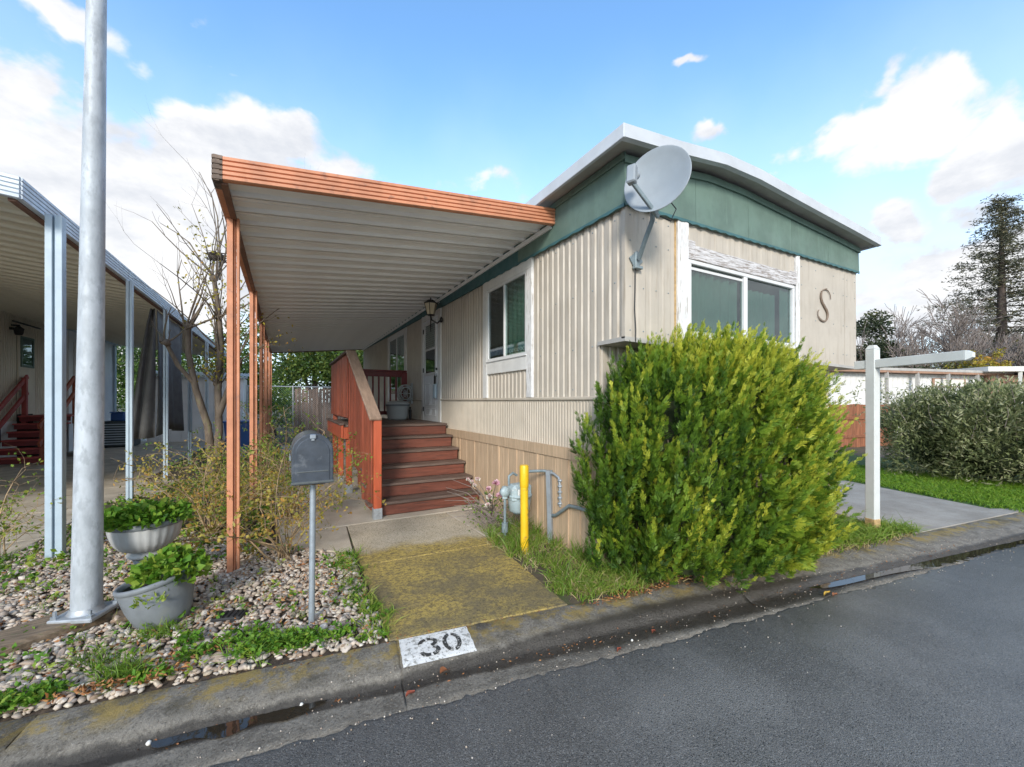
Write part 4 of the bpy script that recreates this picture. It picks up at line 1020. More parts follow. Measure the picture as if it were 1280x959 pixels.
b.lathe([(.125, .2), (.13, .21), (.05, .27), (.012, .28), (.012, .31), (0, .31)], (X0 - .24, 7.2, 3.07), 6, smooth=False); b.lathe([(0, -.02), (.07, -.01), (.07, .004)], (X0 - .24, 7.2, 3.07), 6, smooth=False); b.build('cage', 'rubber', lamp)
lk = thing('key_lockbox', (X0 - .06, 7.5, 1.7), 'blue grey key lockbox hanging from the front door handle', 'lockbox')
b = MB(); b.box(X0 - .085, X0 - .045, 7.44, 7.56, 1.56, 1.83, .012); b.build('body', 'blue_post', lk)
b = MB(); b.tube([(X0 - .065, 7.47, 1.83), (X0 - .065, 7.47, 1.97), (X0 - .065, 7.50, 2.0), (X0 - .065, 7.53, 1.97), (X0 - .065, 7.53, 1.83)], .010, 6); b.build('shackle', 'rubber', lk)

# ------------------------------------------------------------------ satellite dish
ds = thing('satellite_dish', (2.67, YF, 2.76), 'grey satellite dish on a bent mast at the front corner of the home', 'satellite dish')
Nn = Vector((-.88, -.38, .10)).normalized(); C0 = Vector((2.53, 2.23, 3.215))
tx = Nn.cross(Vector((0, 0, 1))).normalized(); ty = tx.cross(Nn).normalized()
TM = Matrix((tx, ty, Nn)).transposed()
rD = .252; prof = [(rD * k / 8, .055 * (k / 8) ** 2) for k in range(9)]
b = MB(); b.lathe(prof + [(rD + .006, .056), (rD + .006, .050)] + [(r, z - .008) for r, z in prof[::-1]], C0 - Nn * .03, 40, tilt=TM); b.build('reflector', 'dish_grey', ds)
elb = Vector((2.60, 2.34, 2.985)); foot = Vector((2.675, YF - .05, 2.73))
b = MB(); b.tube([foot, foot.lerp(elb, .5), elb - Vector((0, 0, .02)), elb + Vector((-.01, -.01, .05))], .02, 10); b.build('mast', 'pipe', ds)
b = MB(); b.bar(elb + Vector((0, 0, .04)), C0 - Nn * .085, .06, .07, bev=.006); b.obox(C0 - Nn * .060, tx, ty, Nn, .07, .09, .012, .004); b.build('back_bracket', 'pipe_grey', ds)
lnb = C0 + Nn * .25 - ty * .17 ; tipA = C0 + Nn * .21 + tx * .12 - ty * .03
a0 = C0 - ty * .27 - Nn * .0
b = MB(); b.bar(a0 - Nn * .06, tipA - ty * .05, .024, .034, bev=.004); b.build('feed_arm', 'pipe', ds)
b = MB(); b.obox(tipA, tx, ty, Nn, .034, .070, .032, .01); b.lathe([(.0, -.075), (.036, -.075), (.036, -.055), (.028, -.05), (.026, 0)], tipA + ty * .03, 14, tilt=TM); b.build('receiver', 'dish_grey', ds)
b = MB(); b.box(2.655, 2.705, YF - .035, YF - .008, 2.66, 2.80, .005); b.obox((2.68, YF - .012, 2.735), (.8, 0, .6), (0, 1, 0), (-.6, 0, .8), .06, .007, .055, .004); b.box(2.64, 2.73, YF - .05, YF - .008, 2.65, 2.675, .004); b.build('wall_bracket', 'pipe', ds)
b = MB(); b.tube([(2.665, YF - .02, 2.70), (2.668, YF - .014, 2.5), (2.66, YF - .016, 2.3), (2.67, YF - .02, 2.12), (2.665, YF - .022, 2.02)], .005, 5)
b.tube([elb + Vector((0, -.01, .03)), elb + Vector((.14, -.06, -.02)), elb + Vector((.22, -.05, .1)), elb + Vector((.18, 0, .2)), C0 - Nn * .05], .005, 5); b.build('cable', 'rubber', ds)

# ------------------------------------------------------------------ street lamp pole, mailbox, sign post, bollard, gas meter
lp = thing('lamp_post', (-1.175, 3.84, 0), 'tall tapering galvanised pole on a bolted base plate in the stone bed', 'lamp post')
b = MB(); HP = 7.5; N = 14
b.tube([(-1.175 + .05 * i / N * HP / 4.2, 3.84, .03 + HP * i / N) for i in range(N + 1)], [.080 - .0068 * (HP * i / N) for i in range(N + 1)], 40); b.build('shaft', 'galv_pole', lp)
b = MB(); b.obox((-1.175, 3.84, .066), (.93, -.37, 0), (.37, .93, 0), (0, 0, 1), .13, .13, .014, .006); b.lathe([(.10, 0), (.088, .012), (.081, .035)], (-1.175, 3.84, .078), 30); pl = b.build('base_plate', 'galv', lp)
for a in (45, 135, 225, 315):
    c = Vector((-1.175, 3.84, .078)) + (Vector((.93, -.37, 0)) * math.cos(R(a)) + Vector((.37, .93, 0)) * math.sin(R(a))) * .145
    q_ = MB(); q_.lathe([(.022, 0), (.022, .018), (.011, .02), (.011, .05), (0, .05)], c, 6, smooth=False); q_.build('bolt', 'pipe_grey', pl)
mbx = thing('mailbox', (.158, 3.06, 0), 'dark grey arched mailbox on a galvanised pipe in front of the rose bush', 'mailbox')
fd = Vector((0, -1, 0)); sd_ = Vector((1, 0, 0)); MBH, MW, ML = .958, .124, .48; front = Vector((.165, 2.99, 0))
def mprof(w, h, n=14): return [(-w, 0), (w, 0)] + [(w * math.cos(a), h - w + w * math.sin(a)) for a in np.linspace(0, math.pi, n)]
def mpt(p, d): q_ = front + sd_ * p[0] - fd * d; return (q_.x, q_.y, MBH + p[1])
def mshell(mb, rings):
    pr = [[mpt(p, d) for p in mprof(w, h)] for (w, h, d) in rings]; n = len(pr[0])
    mb.add([p for r_ in pr for p in r_], [(i * n + j, i * n + (j + 1) % n, (i + 1) * n + (j + 1) % n, (i + 1) * n + j) for i in range(len(pr) - 1) for j in range(n)])
    mb.add(pr[0], [tuple(range(n))]); mb.add(pr[-1], [tuple(range(n))[::-1]]); return mb
mshell(MB(), [(MW - .004, .325, .024), (MW - .004, .325, ML), (MW - .02, .31, ML + .004)]).build('body', 'mailbox_side', mbx)
mshell(MB(), [(MW - .006, .326, -.003), (MW, .332, .001), (MW, .332, .03), (MW - .006, .326, .032)]).build('rim', 'mailbox_grey', mbx)
mshell(MB(), [(MW - .026, .300, -.007), (MW - .020, .306, -.002), (MW - .020, .306, 0)]).build('door', 'mailbox_grey', mbx)
b = MB(); b.obox(mpt((0, .083), -.007), sd_, fd, (0, 0, 1), MW - .03, .004, .004, .002); b.obox(mpt((0, .012), -.002), sd_, fd, (0, 0, 1), MW + .004, .01, .008, .003); b.build('door_seam', 'mailbox_side', mbx)
b = MB(); b.obox(mpt((0, .312), -.012), sd_, fd, (0, 0, 1), .018, .012, .014, .004); b.obox(mpt((0, .294), -.012), sd_, fd, (0, 0, 1), .010, .006, .01, .003); b.build('latch', 'pipe_grey', mbx)
b = MB(); b.obox(mpt((-MW - .006, .16), .2), fd, sd_, (0, 0, 1), .10, .004, .016, .003); b.build('flag', 'pipe_grey', mbx)
b = MB(); b.tube([(.16, 3.063, -.05), (.172, 3.12, MBH - .012)], .0195, 14); b.build('post', 'pipe_grey', mbx)
b = MB(); b.obox((.165, 3.18, MBH - .008), sd_, fd, (0, 0, 1), .08, .14, .008, .003); b.build('mount', 'timber', mbx)
sg = thing('sign_post', (5.91, 2.1, 0), 'white wooden sign post with a cross arm and no sign on it', 'sign post')
ax = Vector((.98, -.20, 0)).normalized(); arm = Vector((-.20, -.98, 0)).normalized()
ax1 = Vector((.97, .25, 0)).normalized(); ax2 = Vector((-.25, .97, 0)).normalized()
b = MB(); hw = .048; P_ = Vector((5.91, 2.1, 0))
b.obox(P_ + V3(0, 0, 1.035), ax, arm, (0, 0, 1), hw, hw, 1.065, .006)
v = [P_ + ax * (i * hw) + arm * (j * hw) + V3(0, 0, 2.1) for i, j in ((-1, -1), (1, -1), (1, 1), (-1, 1))] + [P_ + ax * (i * hw * .55) + arm * (j * hw * .55) + V3(0, 0, 2.145) for i, j in ((-1, -1), (1, -1), (1, 1), (-1, 1))]
b.add(v, [(4, 5, 6, 7)] + [(i, (i + 1) % 4, 4 + (i + 1) % 4, 4 + i) for i in range(4)]); b.build('post', 'sign_white', sg)
b = MB(); A0 = P_ - arm * .17 + ax * .0 + V3(0, 0, 1.925); A1 = P_ + arm * .80 + V3(0, 0, 1.945); hh = .048
dd = (A1 - A0).normalized(); uu = ax.cross(dd).normalized(); uu = uu if uu.z > 0 else -uu
b.obox((A0 + A1) / 2, dd, ax, uu, (A1 - A0).length / 2, .042, hh, .005)
v = [A1 + ax * (i * .042) + uu * (j * hh) for i, j in ((-1, -1), (1, -1), (1, 1), (-1, 1))] + [A1 + dd * .045 + ax * (i * .022) + uu * (j * .022) for i, j in ((-1, -1), (1, -1), (1, 1), (-1, 1))]
b.add(v, [(4, 5, 6, 7)] + [(i, (i + 1) % 4, 4 + (i + 1) % 4, 4 + i) for i in range(4)]); b.build('cross_arm', 'sign_white', sg)
b = MB(); b.obox(P_ + V3(0, 0, .07), ax, arm, (0, 0, 1), hw + .003, hw + .003, .09, .004); b.build('rotten_foot', 'rot', sg)
bo = thing('bollard', (2.07, 3.475, 0), 'bright yellow pipe bollard guarding the gas meter', 'bollard')
b = MB(); b.tube([(2.075, 3.475, -.02), (2.07, 3.475, .66)], .040, 20); b.build('pipe', 'yellow', bo)
b = MB(); b.tube([(2.07, 3.475, .655), (2.07, 3.475, .665), (2.07, 3.475, .86), (2.07, 3.475, .873)], [.040, .0445, .0445, .038], 20); b.build('sleeve', 'yellow', bo)
gm = thing('gas_meter', (2.3, 3.95, 0), 'grey gas meter with pipes by the skirting behind the yellow bollard', 'gas meter')
gc = Vector((2.26, 3.90, .50))
b = MB(); b.obox(gc, (1, .1, 0), (-.1, 1, 0), (0, 0, 1), .13, .085, .10, .035); b.build('index_case', 'meter_grey', gm)
b = MB(); b.lathe([(0, -.21), (.07, -.205), (.115, -.17), (.125, -.06), (.125, -.02), (.14, -.018), (.14, .005), (.12, .01)], gc - V3(0, 0, .02), 22); b.build('diaphragm_case', 'meter_grey', gm)
b = MB(); b.obox(gc + V3(-.02, -.09, .02), (1, .1, 0), (-.1, 1, 0), (0, 0, 1), .05, .012, .035, .008); b.build('dial', 'cream', gm)
b = MB(); b.lathe([(0, -.03), (.05, -.03), (.055, 0), (.05, .03), (0, .03)], gc + V3(-.19, -.02, .03), 16, tilt=Matrix.Rotation(R(90), 3, 'X')); b.tube([gc + V3(-.19, -.02, .09), gc + V3(-.19, -.02, -.04)], .03, 10); b.build('regulator', 'meter_grey', gm)
b = MB(); b.tube([gc + V3(-.19, -.02, -.04), gc + V3(-.19, -.02, -.5)], .016, 8); b.tube([gc + V3(-.19, -.02, -.30), gc + V3(-.19, -.02, -.40)], .036, 10)
b.tube([gc + V3(-.13, 0, .1), gc + V3(-.13, 0, .19), gc + V3(-.08, 0, .22), gc + V3(-.03, 0, .19)], .014, 8)
b.tube([gc + V3(.06, 0, .08), gc + V3(.06, 0, .20), gc + V3(.09, -.04, .23), gc + V3(.20, -.16, .245), gc + V3(.26, -.26, .245)], .016, 8)
for z in (.10, .13, .16, .19): b.lathe([(.02, 0), (.03, .004), (.03, .014), (.02, .018)], gc + V3(.06, 0, z), 10)
b.build('pipework', 'pipe', gm)
b = MB(); b.tube([(2.50, 3.64, -.02), (2.505, 3.66, .30), (2.485, 3.66, .76)], [.036, .034, .034], 4, smooth=False); b.build('support_post', 'pipe_grey', gm)
b = MB(); b.tube([(2.5, 3.66, .735), (2.515, 3.6, .73), (2.52, 3.52, .70), (2.52, 3.50, .63), (2.525, 3.5, .40)], .014, 8)
for z in (.42, .48, .54, .60, .66): b.lathe([(.014, 0), (.026, .006), (.026, .022), (.014, .028)], (2.522, 3.5, z), 10)
b.build('regulator_pipe', 'pipe_grey', gm)
b = MB(); b.tube([(2.51, 3.62, .28), (2.50, 3.55, .30), (2.49, 3.42, .38), (2.49, 3.30, .46), (2.49, 3.15, .47), (2.50, 2.95, .47)], .018, 8); b.build('conduit', 'pipe', gm)

# ------------------------------------------------------------------ planters
def sc(k, prof, kz=1.): return [(r_ * k, z_ * kz) for r_, z_ in prof]
pu = thing('planter_bowl', (-.96, 4.22, 0), 'pale fluted planter bowl on a foot, full of bright green leaves', 'planter')
cu = Vector((-.95, 4.22, 0))
b = MB(); b.lathe(sc(.72, [(.0, .29), (.15, .29), (.165, .30), (.165, .315), (.13, .335)]), cu, 32); b.build('foot', 'planter_white', pu)
b = MB(); b.lathe(sc(.72, [(.13, .335), (.22, .365), (.27, .415), (.30, .48), (.315, .54)]), cu, 96, .018, 24); b.build('bowl', 'planter_white', pu)
b = MB(); b.lathe(sc(.72, [(.312, .535), (.335, .545), (.338, .575), (.322, .582), (.300, .565), (.29, .54)]), cu, 40); b.build('rim', 'planter_grey', pu)
b = MB(); b.lathe([(.11, 0), (.09, .03), (.06, .08), (.055, .2), (.09, .285), (0, .288)], cu, 24); b.build('pedestal', 'planter_grey', pu)
b = MB(); b.lathe(sc(.72, [(0, .555), (.2, .55), (.295, .54)]), cu, 20); b.build('soil', 'soil', pu)
po = thing('planter_pot', (-.76, 3.66, 0), 'tilted grey round planter pot with yellowing leaves, nearest the lamp post', 'planter')
co = Vector((-.70, 3.60, 0)); tl = Matrix.Rotation(R(-12), 3, 'Y') @ Matrix.Rotation(R(-3), 3, 'X')
b = MB(); b.lathe(sc(.77, [(0, .0), (.13, .0), (.16, .015), (.205, .09), (.24, .19), (.256, .29), (.258, .335)], .95), co + V3(0, 0, -.03), 40, tilt=tl); b.build('bowl', 'planter_grey', po)
b = MB(); b.lathe(sc(.77, [(.254, .325), (.270, .332), (.274, .355), (.262, .368), (.245, .360), (.236, .33)], .95), co + V3(0, 0, -.03), 40, tilt=tl); b.build('rim', 'planter_grey', po)
b = MB(); b.lathe(sc(.77, [(0, .32), (.15, .32), (.24, .30)], .95), co + V3(0, 0, -.03), 20, tilt=tl); b.build('soil', 'soil', po)
rg = np.random.default_rng(21)
def disc(c, r, n, z, rng=rg):
    a = rng.uniform(0, 2 * np.pi, n); q_ = r * np.sqrt(rng.random(n)); return np.stack([c[0] + q_ * np.cos(a), c[1] + q_ * np.sin(a), z + rng.uniform(0, .03, n)], 1)
def bushy(c, r, n, z, h, L, Wd, t0, spread=.6, rng=rg):
    P = disc(c, r, n, z); P[:, 2] += rng.uniform(0, 1, n) ** .8 * h * (1 - ((P[:, 0] - c[0]) ** 2 + (P[:, 1] - c[1]) ** 2) / (r * r) * .6)
    D = np.stack([P[:, 0] - c[0] + rng.normal(0, r * spread, n), P[:, 1] - c[1] + rng.normal(0, r * spread, n), rng.uniform(.05, .5, n) * r * 2], 1)
    return leaves(P, D, L * rng.uniform(.6, 1.2, n), Wd * rng.uniform(.6, 1.2, n), np.clip(rng.normal(t0, .2, n), 0, 1), rng=rng)
o = fol('strawberry_plants', [bushy(cu, .27, 900, .54, .13, .06, .045, .5), bushy(cu + V3(-.16, .05, 0), .17, 260, .54, .1, .055, .04, .4)], 'weed_leaf'); tag(o, 'bright green leafy plants filling the pale fluted bowl', 'plant')
o = fol('ivy_plant', [bushy(co + V3(.02, .04, 0), .19, 520, .26, .19, .06, .058, .62), bushy(co + V3(-.05, -.21, 0), .08, 60, .2, .06, .035, .02, .95)], 'weed_leaf'); tag(o, 'yellow green leafy plants in the tilted grey pot', 'plant')
tb = MB(); tb.obox((-1.40, 3.74, .015), (.80, .60, 0), (-.6, .8, 0), (-.02, 0, 1), .36, .15, .05, .02); tb.obox((-.88, 3.84, -.01), (.9, .42, 0), (-.42, .9, 0), (0, 0, 1), .16, .10, .04, .015)
o = tb.build('timber_edging', 'timber', loc=(-1.35, 3.76, 0)); tag(o, 'weathered timber block lying at the foot of the galvanised pole', 'timber')
gt = MB(); gt.obox((-.33, 3.42, .012), (.9, -.3, 0), (.3, .9, 0), (0, 0, 1), .10, .06, .02, .008)
for k in range(5): gt.obox((-.33 + (-.07 + k * .035) * .9, 3.42 - (-.07 + k * .035) * .3, .034), (.9, -.3, 0), (.3, .9, 0), (0, 0, 1), .008, .05, .004)
o = gt.build('box_lid', 'rubber', loc=(-.33, 3.42, 0)); tag(o, 'small black plastic box lid among the pale stones', 'box lid')

# ------------------------------------------------------------------ neighbour on the left: carport, home, steps
nc = thing('neighbour_carport', (-4, 11, 0), 'pale blue neighbouring carport with ribbed tan underside on slender posts', 'carport')
NX0, NX1, NY0, NY1 = -2.02, -6.05, 5.22, 21.0
def nz(x): return 3.30 + (NX0 - x) * .098
npn = 52; pw2 = (NY1 - NY0 - .06) / npn
b = MB(); v = []
for f, d in pp:
    for x in (NX0 - .02, NX1): v.append((x, f * (pw2 - .010), nz(x) + d))
for f, d in pp:
    for x in (NX0 - .02, NX1): v.append((x, f * (pw2 - .010), nz(x) + d + .012))
np_ = 2 * len(pp)
b.add(v, [q_ for i in range(0, np_ - 2, 2) for q_ in ((i, i + 2, i + 3, i + 1), (np_ + i, np_ + i + 1, np_ + i + 3, np_ + i + 2))])
pan2 = b.build('roof_panel', 'tan_pan', nc, loc=(0, 0, 0)); pan2.location = Vector((0, NY0 + .03, 0)) - nc.location
for i in range(1, npn):
    o = pan2.copy(); COL.objects.link(o); o.parent = nc; o.location = Vector((0, NY0 + .03 + i * pw2, 0)) - nc.location
MB().add([(NX0 - .02, NY0 + .03, nz(NX0) + .05), (NX1, NY0 + .03, nz(NX1) + .05), (NX1, NY1, nz(NX1) + .05), (NX0 - .02, NY1, nz(NX0) + .05)], [(0, 1, 2, 3)]).build('top_sheet', 'pan_top', nc)
fascia((NX0, NY0), (NX0, NY1), (1, 0), nz(NX0), nz(NX0), -.03, .165, 'blue_fascia', nc)
fascia((NX0, NY0), (NX1, NY0), (0, -1), nz(NX0), nz(NX1), -.03, .165, 'blue_fascia', nc)
MB().box(NX0 - .09, NX0 - .034, NY0 + .04, NY1 - .05, nz(NX0) - .045, nz(NX0) - .003, .003).build('side_beam', 'brown_beam', nc)
b = MB()
for dx, dy, w, d in ((-.06, 0, .05, .10), (-.009, .01, .016, .06), (.008, -.004, .05, .09)): b.box(dx, dx + w, -d / 2 + dy, d / 2 + dy, -.02, nz(NX0) - .03, .003)
b.build('post', 'blue_post', nc, loc=(0, 0, 0)).location = Vector((-1.91, 5.55, 0)) - nc.location
b = MB()
for dx, dy, w, d in ((-.036, 0, .034, .07), (-.001, .008, .006, .05), (.006, 0, .032, .07)): b.box(dx, dx + w, -d / 2 + dy, d / 2 + dy, -.02, nz(NX0) - .03, .003)
p2 = b.build('post', 'blue_post', nc, loc=(0, 0, 0))
for i, y in enumerate((7.97, 10.07, 12.35, 14.8, 17.4, 20.4)):
    o = p2 if i == 0 else p2.copy()
    if i: COL.objects.link(o); o.parent = nc
    o.location = Vector((-1.98, y, 0)) - nc.location
cu_ = MB()
def tarpf(u, v):
    y = 10.05 + 2.35 * u; z = .84 + 2.40 * v; bl_ = (1 - v)
    x = -2.10 + .05 * math.sin(u * 16 + v * 2) * (0.3 + bl_) - .02; z2 = z + .07 * math.sin(u * 5) * bl_ + .05 * bl_ * u
    return (x, y, z2)
cu_.grid(tarpf, 40, 12, True)
def tarp2(u, v):
    z = .82 + 2.42 * v; wdt = .30 * (1 - v) ** .7 + .05; return (-2.13 - wdt * u + .02 * math.sin(u * 9), 10.0 + .05 * math.sin(u * 12 + v * 3) - .1 * u, z - .02 * u)
cu_.grid(tarp2, 14, 10, True)
o = cu_.build('hanging_tarp', 'tarp', loc=(-2.1, 11, .84)); tag(o, 'dark grey tarp hanging down the side of the blue carport', 'tarp')
o.modifiers.new('thick', 'SOLIDIFY').thickness = .006
nh = thing('neighbour_home', (-7.5, 12, 0), 'beige neighbouring home under the blue carport, seen behind the galvanised pole', 'mobile home')
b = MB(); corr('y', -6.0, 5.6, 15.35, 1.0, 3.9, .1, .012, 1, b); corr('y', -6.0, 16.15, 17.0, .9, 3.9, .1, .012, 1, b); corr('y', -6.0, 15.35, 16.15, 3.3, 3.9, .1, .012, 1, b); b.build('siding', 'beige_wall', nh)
MB().box(-10.2, -6.02, 5.7, 17.0, 0, 3.85).build('inner_shell', 'interior', nh); MB().box(-10.3, -5.9, 5.5, 17.05, 3.92, 4.0).build('roof', 'roof_white', nh)
MB().box(-6.01, -5.975, 5.6, 15.3, 0, 1.0).build('skirting', 'white_paint', nh); MB().box(-5.976, -5.965, 14.3, 14.6, .5, .9).build('vent', 'dark', nh)
d_ = MB().box(-6.0, -5.965, 15.36, 16.14, 1.17, 3.29, .004).build('door', 'beige_wall', nh); MB().box(-5.967, -5.955, 15.5, 16.0, 2.45, 3.15).build('pane', 'glass_dark', d_)
MB().box(-5.972, -5.964, 15.5, 16.0, 2.45, 3.15).build('blind', 'curtain', d_)
b = MB()
for q_ in ((15.44, 15.5, 2.4, 3.2), (16.0, 16.06, 2.4, 3.2), (15.5, 16.0, 2.4, 2.45), (15.5, 16.0, 3.15, 3.2), (15.5, 16.0, 2.78, 2.82)): b.box(-5.968, -5.94, *q_)
b.build('glazing_frame', 'green', d_)
b = MB(); b.box(-5.99, -5.92, 15.0, 15.05, 3.30, 3.36); b.box(-5.94, -5.90, 15.0, 16.3, 3.5, 3.53); b.build('door_hood', 'dark', nh)
tag(b := MB().lathe([(0, 0), (.06, 0), (.08, .03), (.10, .16), (.03, .22), (.02, .26), (0, .26)], (-5.86, 15.1, 3.18), 6, smooth=False).box(-5.99, -5.86, 15.08, 15.12, 3.40, 3.44).build('wall_lantern', 'rubber', loc=(-5.86, 15.1, 3.18)), 'black lantern on the beige neighbouring home above the red steps', 'lantern')
na = thing('white_annex', (-6.5, 19, 0), 'white flat roofed annex with a tan shaded window beyond the red steps', 'annex')
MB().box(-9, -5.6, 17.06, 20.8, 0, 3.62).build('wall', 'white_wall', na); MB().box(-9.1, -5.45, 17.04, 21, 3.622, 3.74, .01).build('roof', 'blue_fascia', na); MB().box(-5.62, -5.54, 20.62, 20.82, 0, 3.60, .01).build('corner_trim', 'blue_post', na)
w_ = MB().box(-5.598, -5.56, 17.35, 18.5, 1.75, 3.3, .005).build('window', 'white_paint', na); MB().box(-5.558, -5.55, 17.45, 18.4, 1.85, 3.2).build('blind', 'tan_pan', w_)
ns = thing('red_steps', (-5.4, 14.6, 0), 'dark red wooden steps with handrails up to the neighbouring door', 'steps')
for i in range(6):
    y = 13.95 + i * .25; z = .19 * (i + 1)
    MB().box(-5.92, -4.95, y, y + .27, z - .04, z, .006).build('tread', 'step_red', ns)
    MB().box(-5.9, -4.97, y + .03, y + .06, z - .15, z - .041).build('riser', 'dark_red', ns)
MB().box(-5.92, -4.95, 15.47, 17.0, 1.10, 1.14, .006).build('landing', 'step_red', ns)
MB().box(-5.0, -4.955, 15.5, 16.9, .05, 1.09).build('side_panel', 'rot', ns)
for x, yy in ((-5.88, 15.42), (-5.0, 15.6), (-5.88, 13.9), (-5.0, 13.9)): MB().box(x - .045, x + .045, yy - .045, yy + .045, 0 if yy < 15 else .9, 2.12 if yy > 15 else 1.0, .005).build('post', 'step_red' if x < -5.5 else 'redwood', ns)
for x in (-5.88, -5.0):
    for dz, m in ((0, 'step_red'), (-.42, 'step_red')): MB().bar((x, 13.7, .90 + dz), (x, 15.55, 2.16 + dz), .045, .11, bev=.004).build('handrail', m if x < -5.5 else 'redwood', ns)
ac = thing('air_conditioner', (-4.75, 18.3, 0), 'dark grey louvred air conditioning unit beside the white annex', 'air conditioner')
b = MB(); b.box(-5.15, -4.35, 17.9, 18.7, .02, .86, .03); b.build('cabinet', 'ac_grey', ac)
for i in range(9): MB().box(-5.13, -4.37, 17.885, 17.9, .10 + i * .08, .135 + i * .08).build('louvre', 'blue_post', ac)
b = MB(); b.box(-4.97, -4.65, 18.1, 18.4, .863, 1.12, .02); b.box(-4.99, -4.63, 18.08, 18.42, 1.122, 1.16, .01); o = b.build('blue_tote', 'blue_plastic', loc=(-4.8, 18.25, .863)); tag(o, 'small blue lidded tote on top of the air conditioning unit', 'tote')
sh_ = thing('garden_shed', (-3, 20, 0), 'low white shed with a ribbed metal roof beyond the carport', 'shed')
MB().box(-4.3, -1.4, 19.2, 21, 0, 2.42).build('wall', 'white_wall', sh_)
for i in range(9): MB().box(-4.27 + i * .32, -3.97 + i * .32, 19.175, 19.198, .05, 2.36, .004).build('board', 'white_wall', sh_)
b = MB(); corr('x', 0, -4.5, -1.2, 0, 1, .12, .03, -1, b); b.v = [(x, 19.0 + z * 2.2, 2.46 + y + z * .25) for x, y, z in b.v]; b.build('roof', 'galv', sh_); MB().box(-4.45, -1.25, 19.02, 19.06, 2.40, 2.45).build('fascia', 'blue_fascia', sh_)
wb = thing('wheelie_bin', (-1.05, 12.9, 0), 'blue wheelie bin behind the bare pollarded tree', 'bin')
b = MB(); v = [(-.22, -.24, .06), (.22, -.24, .06), (.22, .24, .06), (-.22, .24, .06), (-.29, -.32, .95), (.29, -.32, .95), (.29, .32, .95), (-.29, .32, .95)]
b.add([(x - 1.05, y + 12.9, z) for x, y, z in v], [(0, 3, 2, 1), (4, 5, 6, 7), (0, 1, 5, 4), (1, 2, 6, 5), (2, 3, 7, 6), (3, 0, 4, 7)]); b.build('body', 'blue_plastic', wb)
b = MB(); b.box(-1.37, -.73, 12.55, 13.25, .955, 1.0, .015); b.build('lid', 'blue_plastic', wb)
for x in (-1.28, -.82): MB().lathe([(0, -.03), (.1, -.03), (.1, .03), (0, .03)], (x, 13.2, .1), 14, tilt=rotY).build('wheel', 'rubber', wb)

# ------------------------------------------------------------------ fence at the back
fe = thing('back_fence', (.5, 18.2, 0), 'chain link fence with grey upright slats at the end of the lot', 'fence')
q = random.Random(8); x = .35
while x < 3.2: MB().box(x, x + .11, 18.2, 18.22, .05, 2.05 + q.uniform(-.08, .06), .002).build('slat', 'fence_grey', fe); x += .125
for x in (-1.2, .3, 3.2): MB().tube([(x, 18.15, 0), (x, 18.15, 2.12)], .03, 10).build('post', 'galv', fe)
MB().tube([(-1.2, 18.15, 2.08), (3.2, 18.15, 2.08)], .02, 8).build('top_rail', 'galv', fe)
b = MB(); z = .1
for i in range(75):
    x = -1.2 + i * .085
    for s_ in (1, -1):
        x0_, x1_ = (x, x + 2.0 * s_)
        if -1.2 <= x1_ <= 3.2 and x <= 3.2: b.tube([(x0_, 18.13, .06), (x1_, 18.13, 2.06)], .002, 3, False)
o = b.build('wire_mesh', 'galv', fe); o['kind'] = 'stuff'

# ------------------------------------------------------------------ the big golden cypress in front of the bay
cy = thing('cypress_bush', (3.7, 2.5, 0), 'large rounded green and gold cypress bush in front of the bay window', 'bush')
CC = np.array([3.52, 2.50]); CA, CB = 1.34, .78
ZP = np.array([0, .15, .4, .8, 1.15, 1.4, 1.58, 1.72, 1.84, 1.92]); RP = np.array([.80, .90, .95, 1.0, .985, .93, .84, .70, .52, .2])
rg = np.random.default_rng(31)
def crown_pts(n, rng):
    th = rng.uniform(0, 2 * np.pi, n); z = rng.uniform(.03, 1.86, n); r = np.interp(z, ZP, RP)
    lump = 1 + .06 * np.sin(th * 5 + z * 2.0) + .06 * np.sin(th * 9 - z * 4.3 + 1) + .03 * np.sin(th * 17 + z * 9)
    return th, z, r * lump
NPL = 4200
th, z, r = crown_pts(NPL, rg); dep = 1 - rg.random(NPL) ** 1.3 * .34
top = rg.random(NPL) < .17; z[top] = rg.uniform(1.55, 1.90, top.sum()); r = np.where(top, np.interp(z, ZP, RP) * rg.random(NPL) ** .5, r)
P = np.stack([CC[0] + CA * r * dep * np.cos(th), CC[1] + CB * r * dep * np.sin(th), z], 1)
keep = (P[:, 1] < np.where(P[:, 2] > 1.8, YF - .10, YB - .08)) | (P[:, 0] < X0 - .10)
keep &= P[:, 1] < CC[1] + .72; P = P[keep]; th = th[keep]; n0 = len(P)
ON = unit(np.stack([np.cos(th) / CA, np.sin(th) / CB, np.interp(P[:, 2], [0, .6, 1.6, 2.1], [-.35, -.05, .25, 1.6])], 1))
lean = np.interp(P[:, 0], [2.2, 3.2, 4.2], [.25, .42, .62])[:, None]
AX = unit(ON * lean + np.array([.14, -.05, .85]) * (1.35 - .40 * lean) + rg.normal(0, .20, (n0, 3)))
PLn = rg.uniform(.14, .36, n0)
pt_ = np.clip(.34 + .22 * (ON @ np.array([.25, -.55, .55])) + .13 * np.sin(P[:, 0] * 5 + P[:, 2] * 3) + rg.normal(0, .22, n0) + np.interp(P[:, 0], [2.3, 4.3], [-.06, .12]) + np.interp(P[:, 2], [1.3, 2.1], [0, .14]), 0, 1)  # gold tone plus painted light: paler on the front, top and right
NS = 24; idx = np.repeat(np.arange(n0), NS); n = len(idx)
f0 = np.tile((np.arange(NS) + .5) / NS, n0) + rg.normal(0, .03, n); A_ = AX[idx]
rad_ = unit(rg.normal(size=(n, 3)) + ON[idx] * .5); rad_ = unit(rad_ - A_ * np.sum(rad_ * A_, 1, keepdims=True))
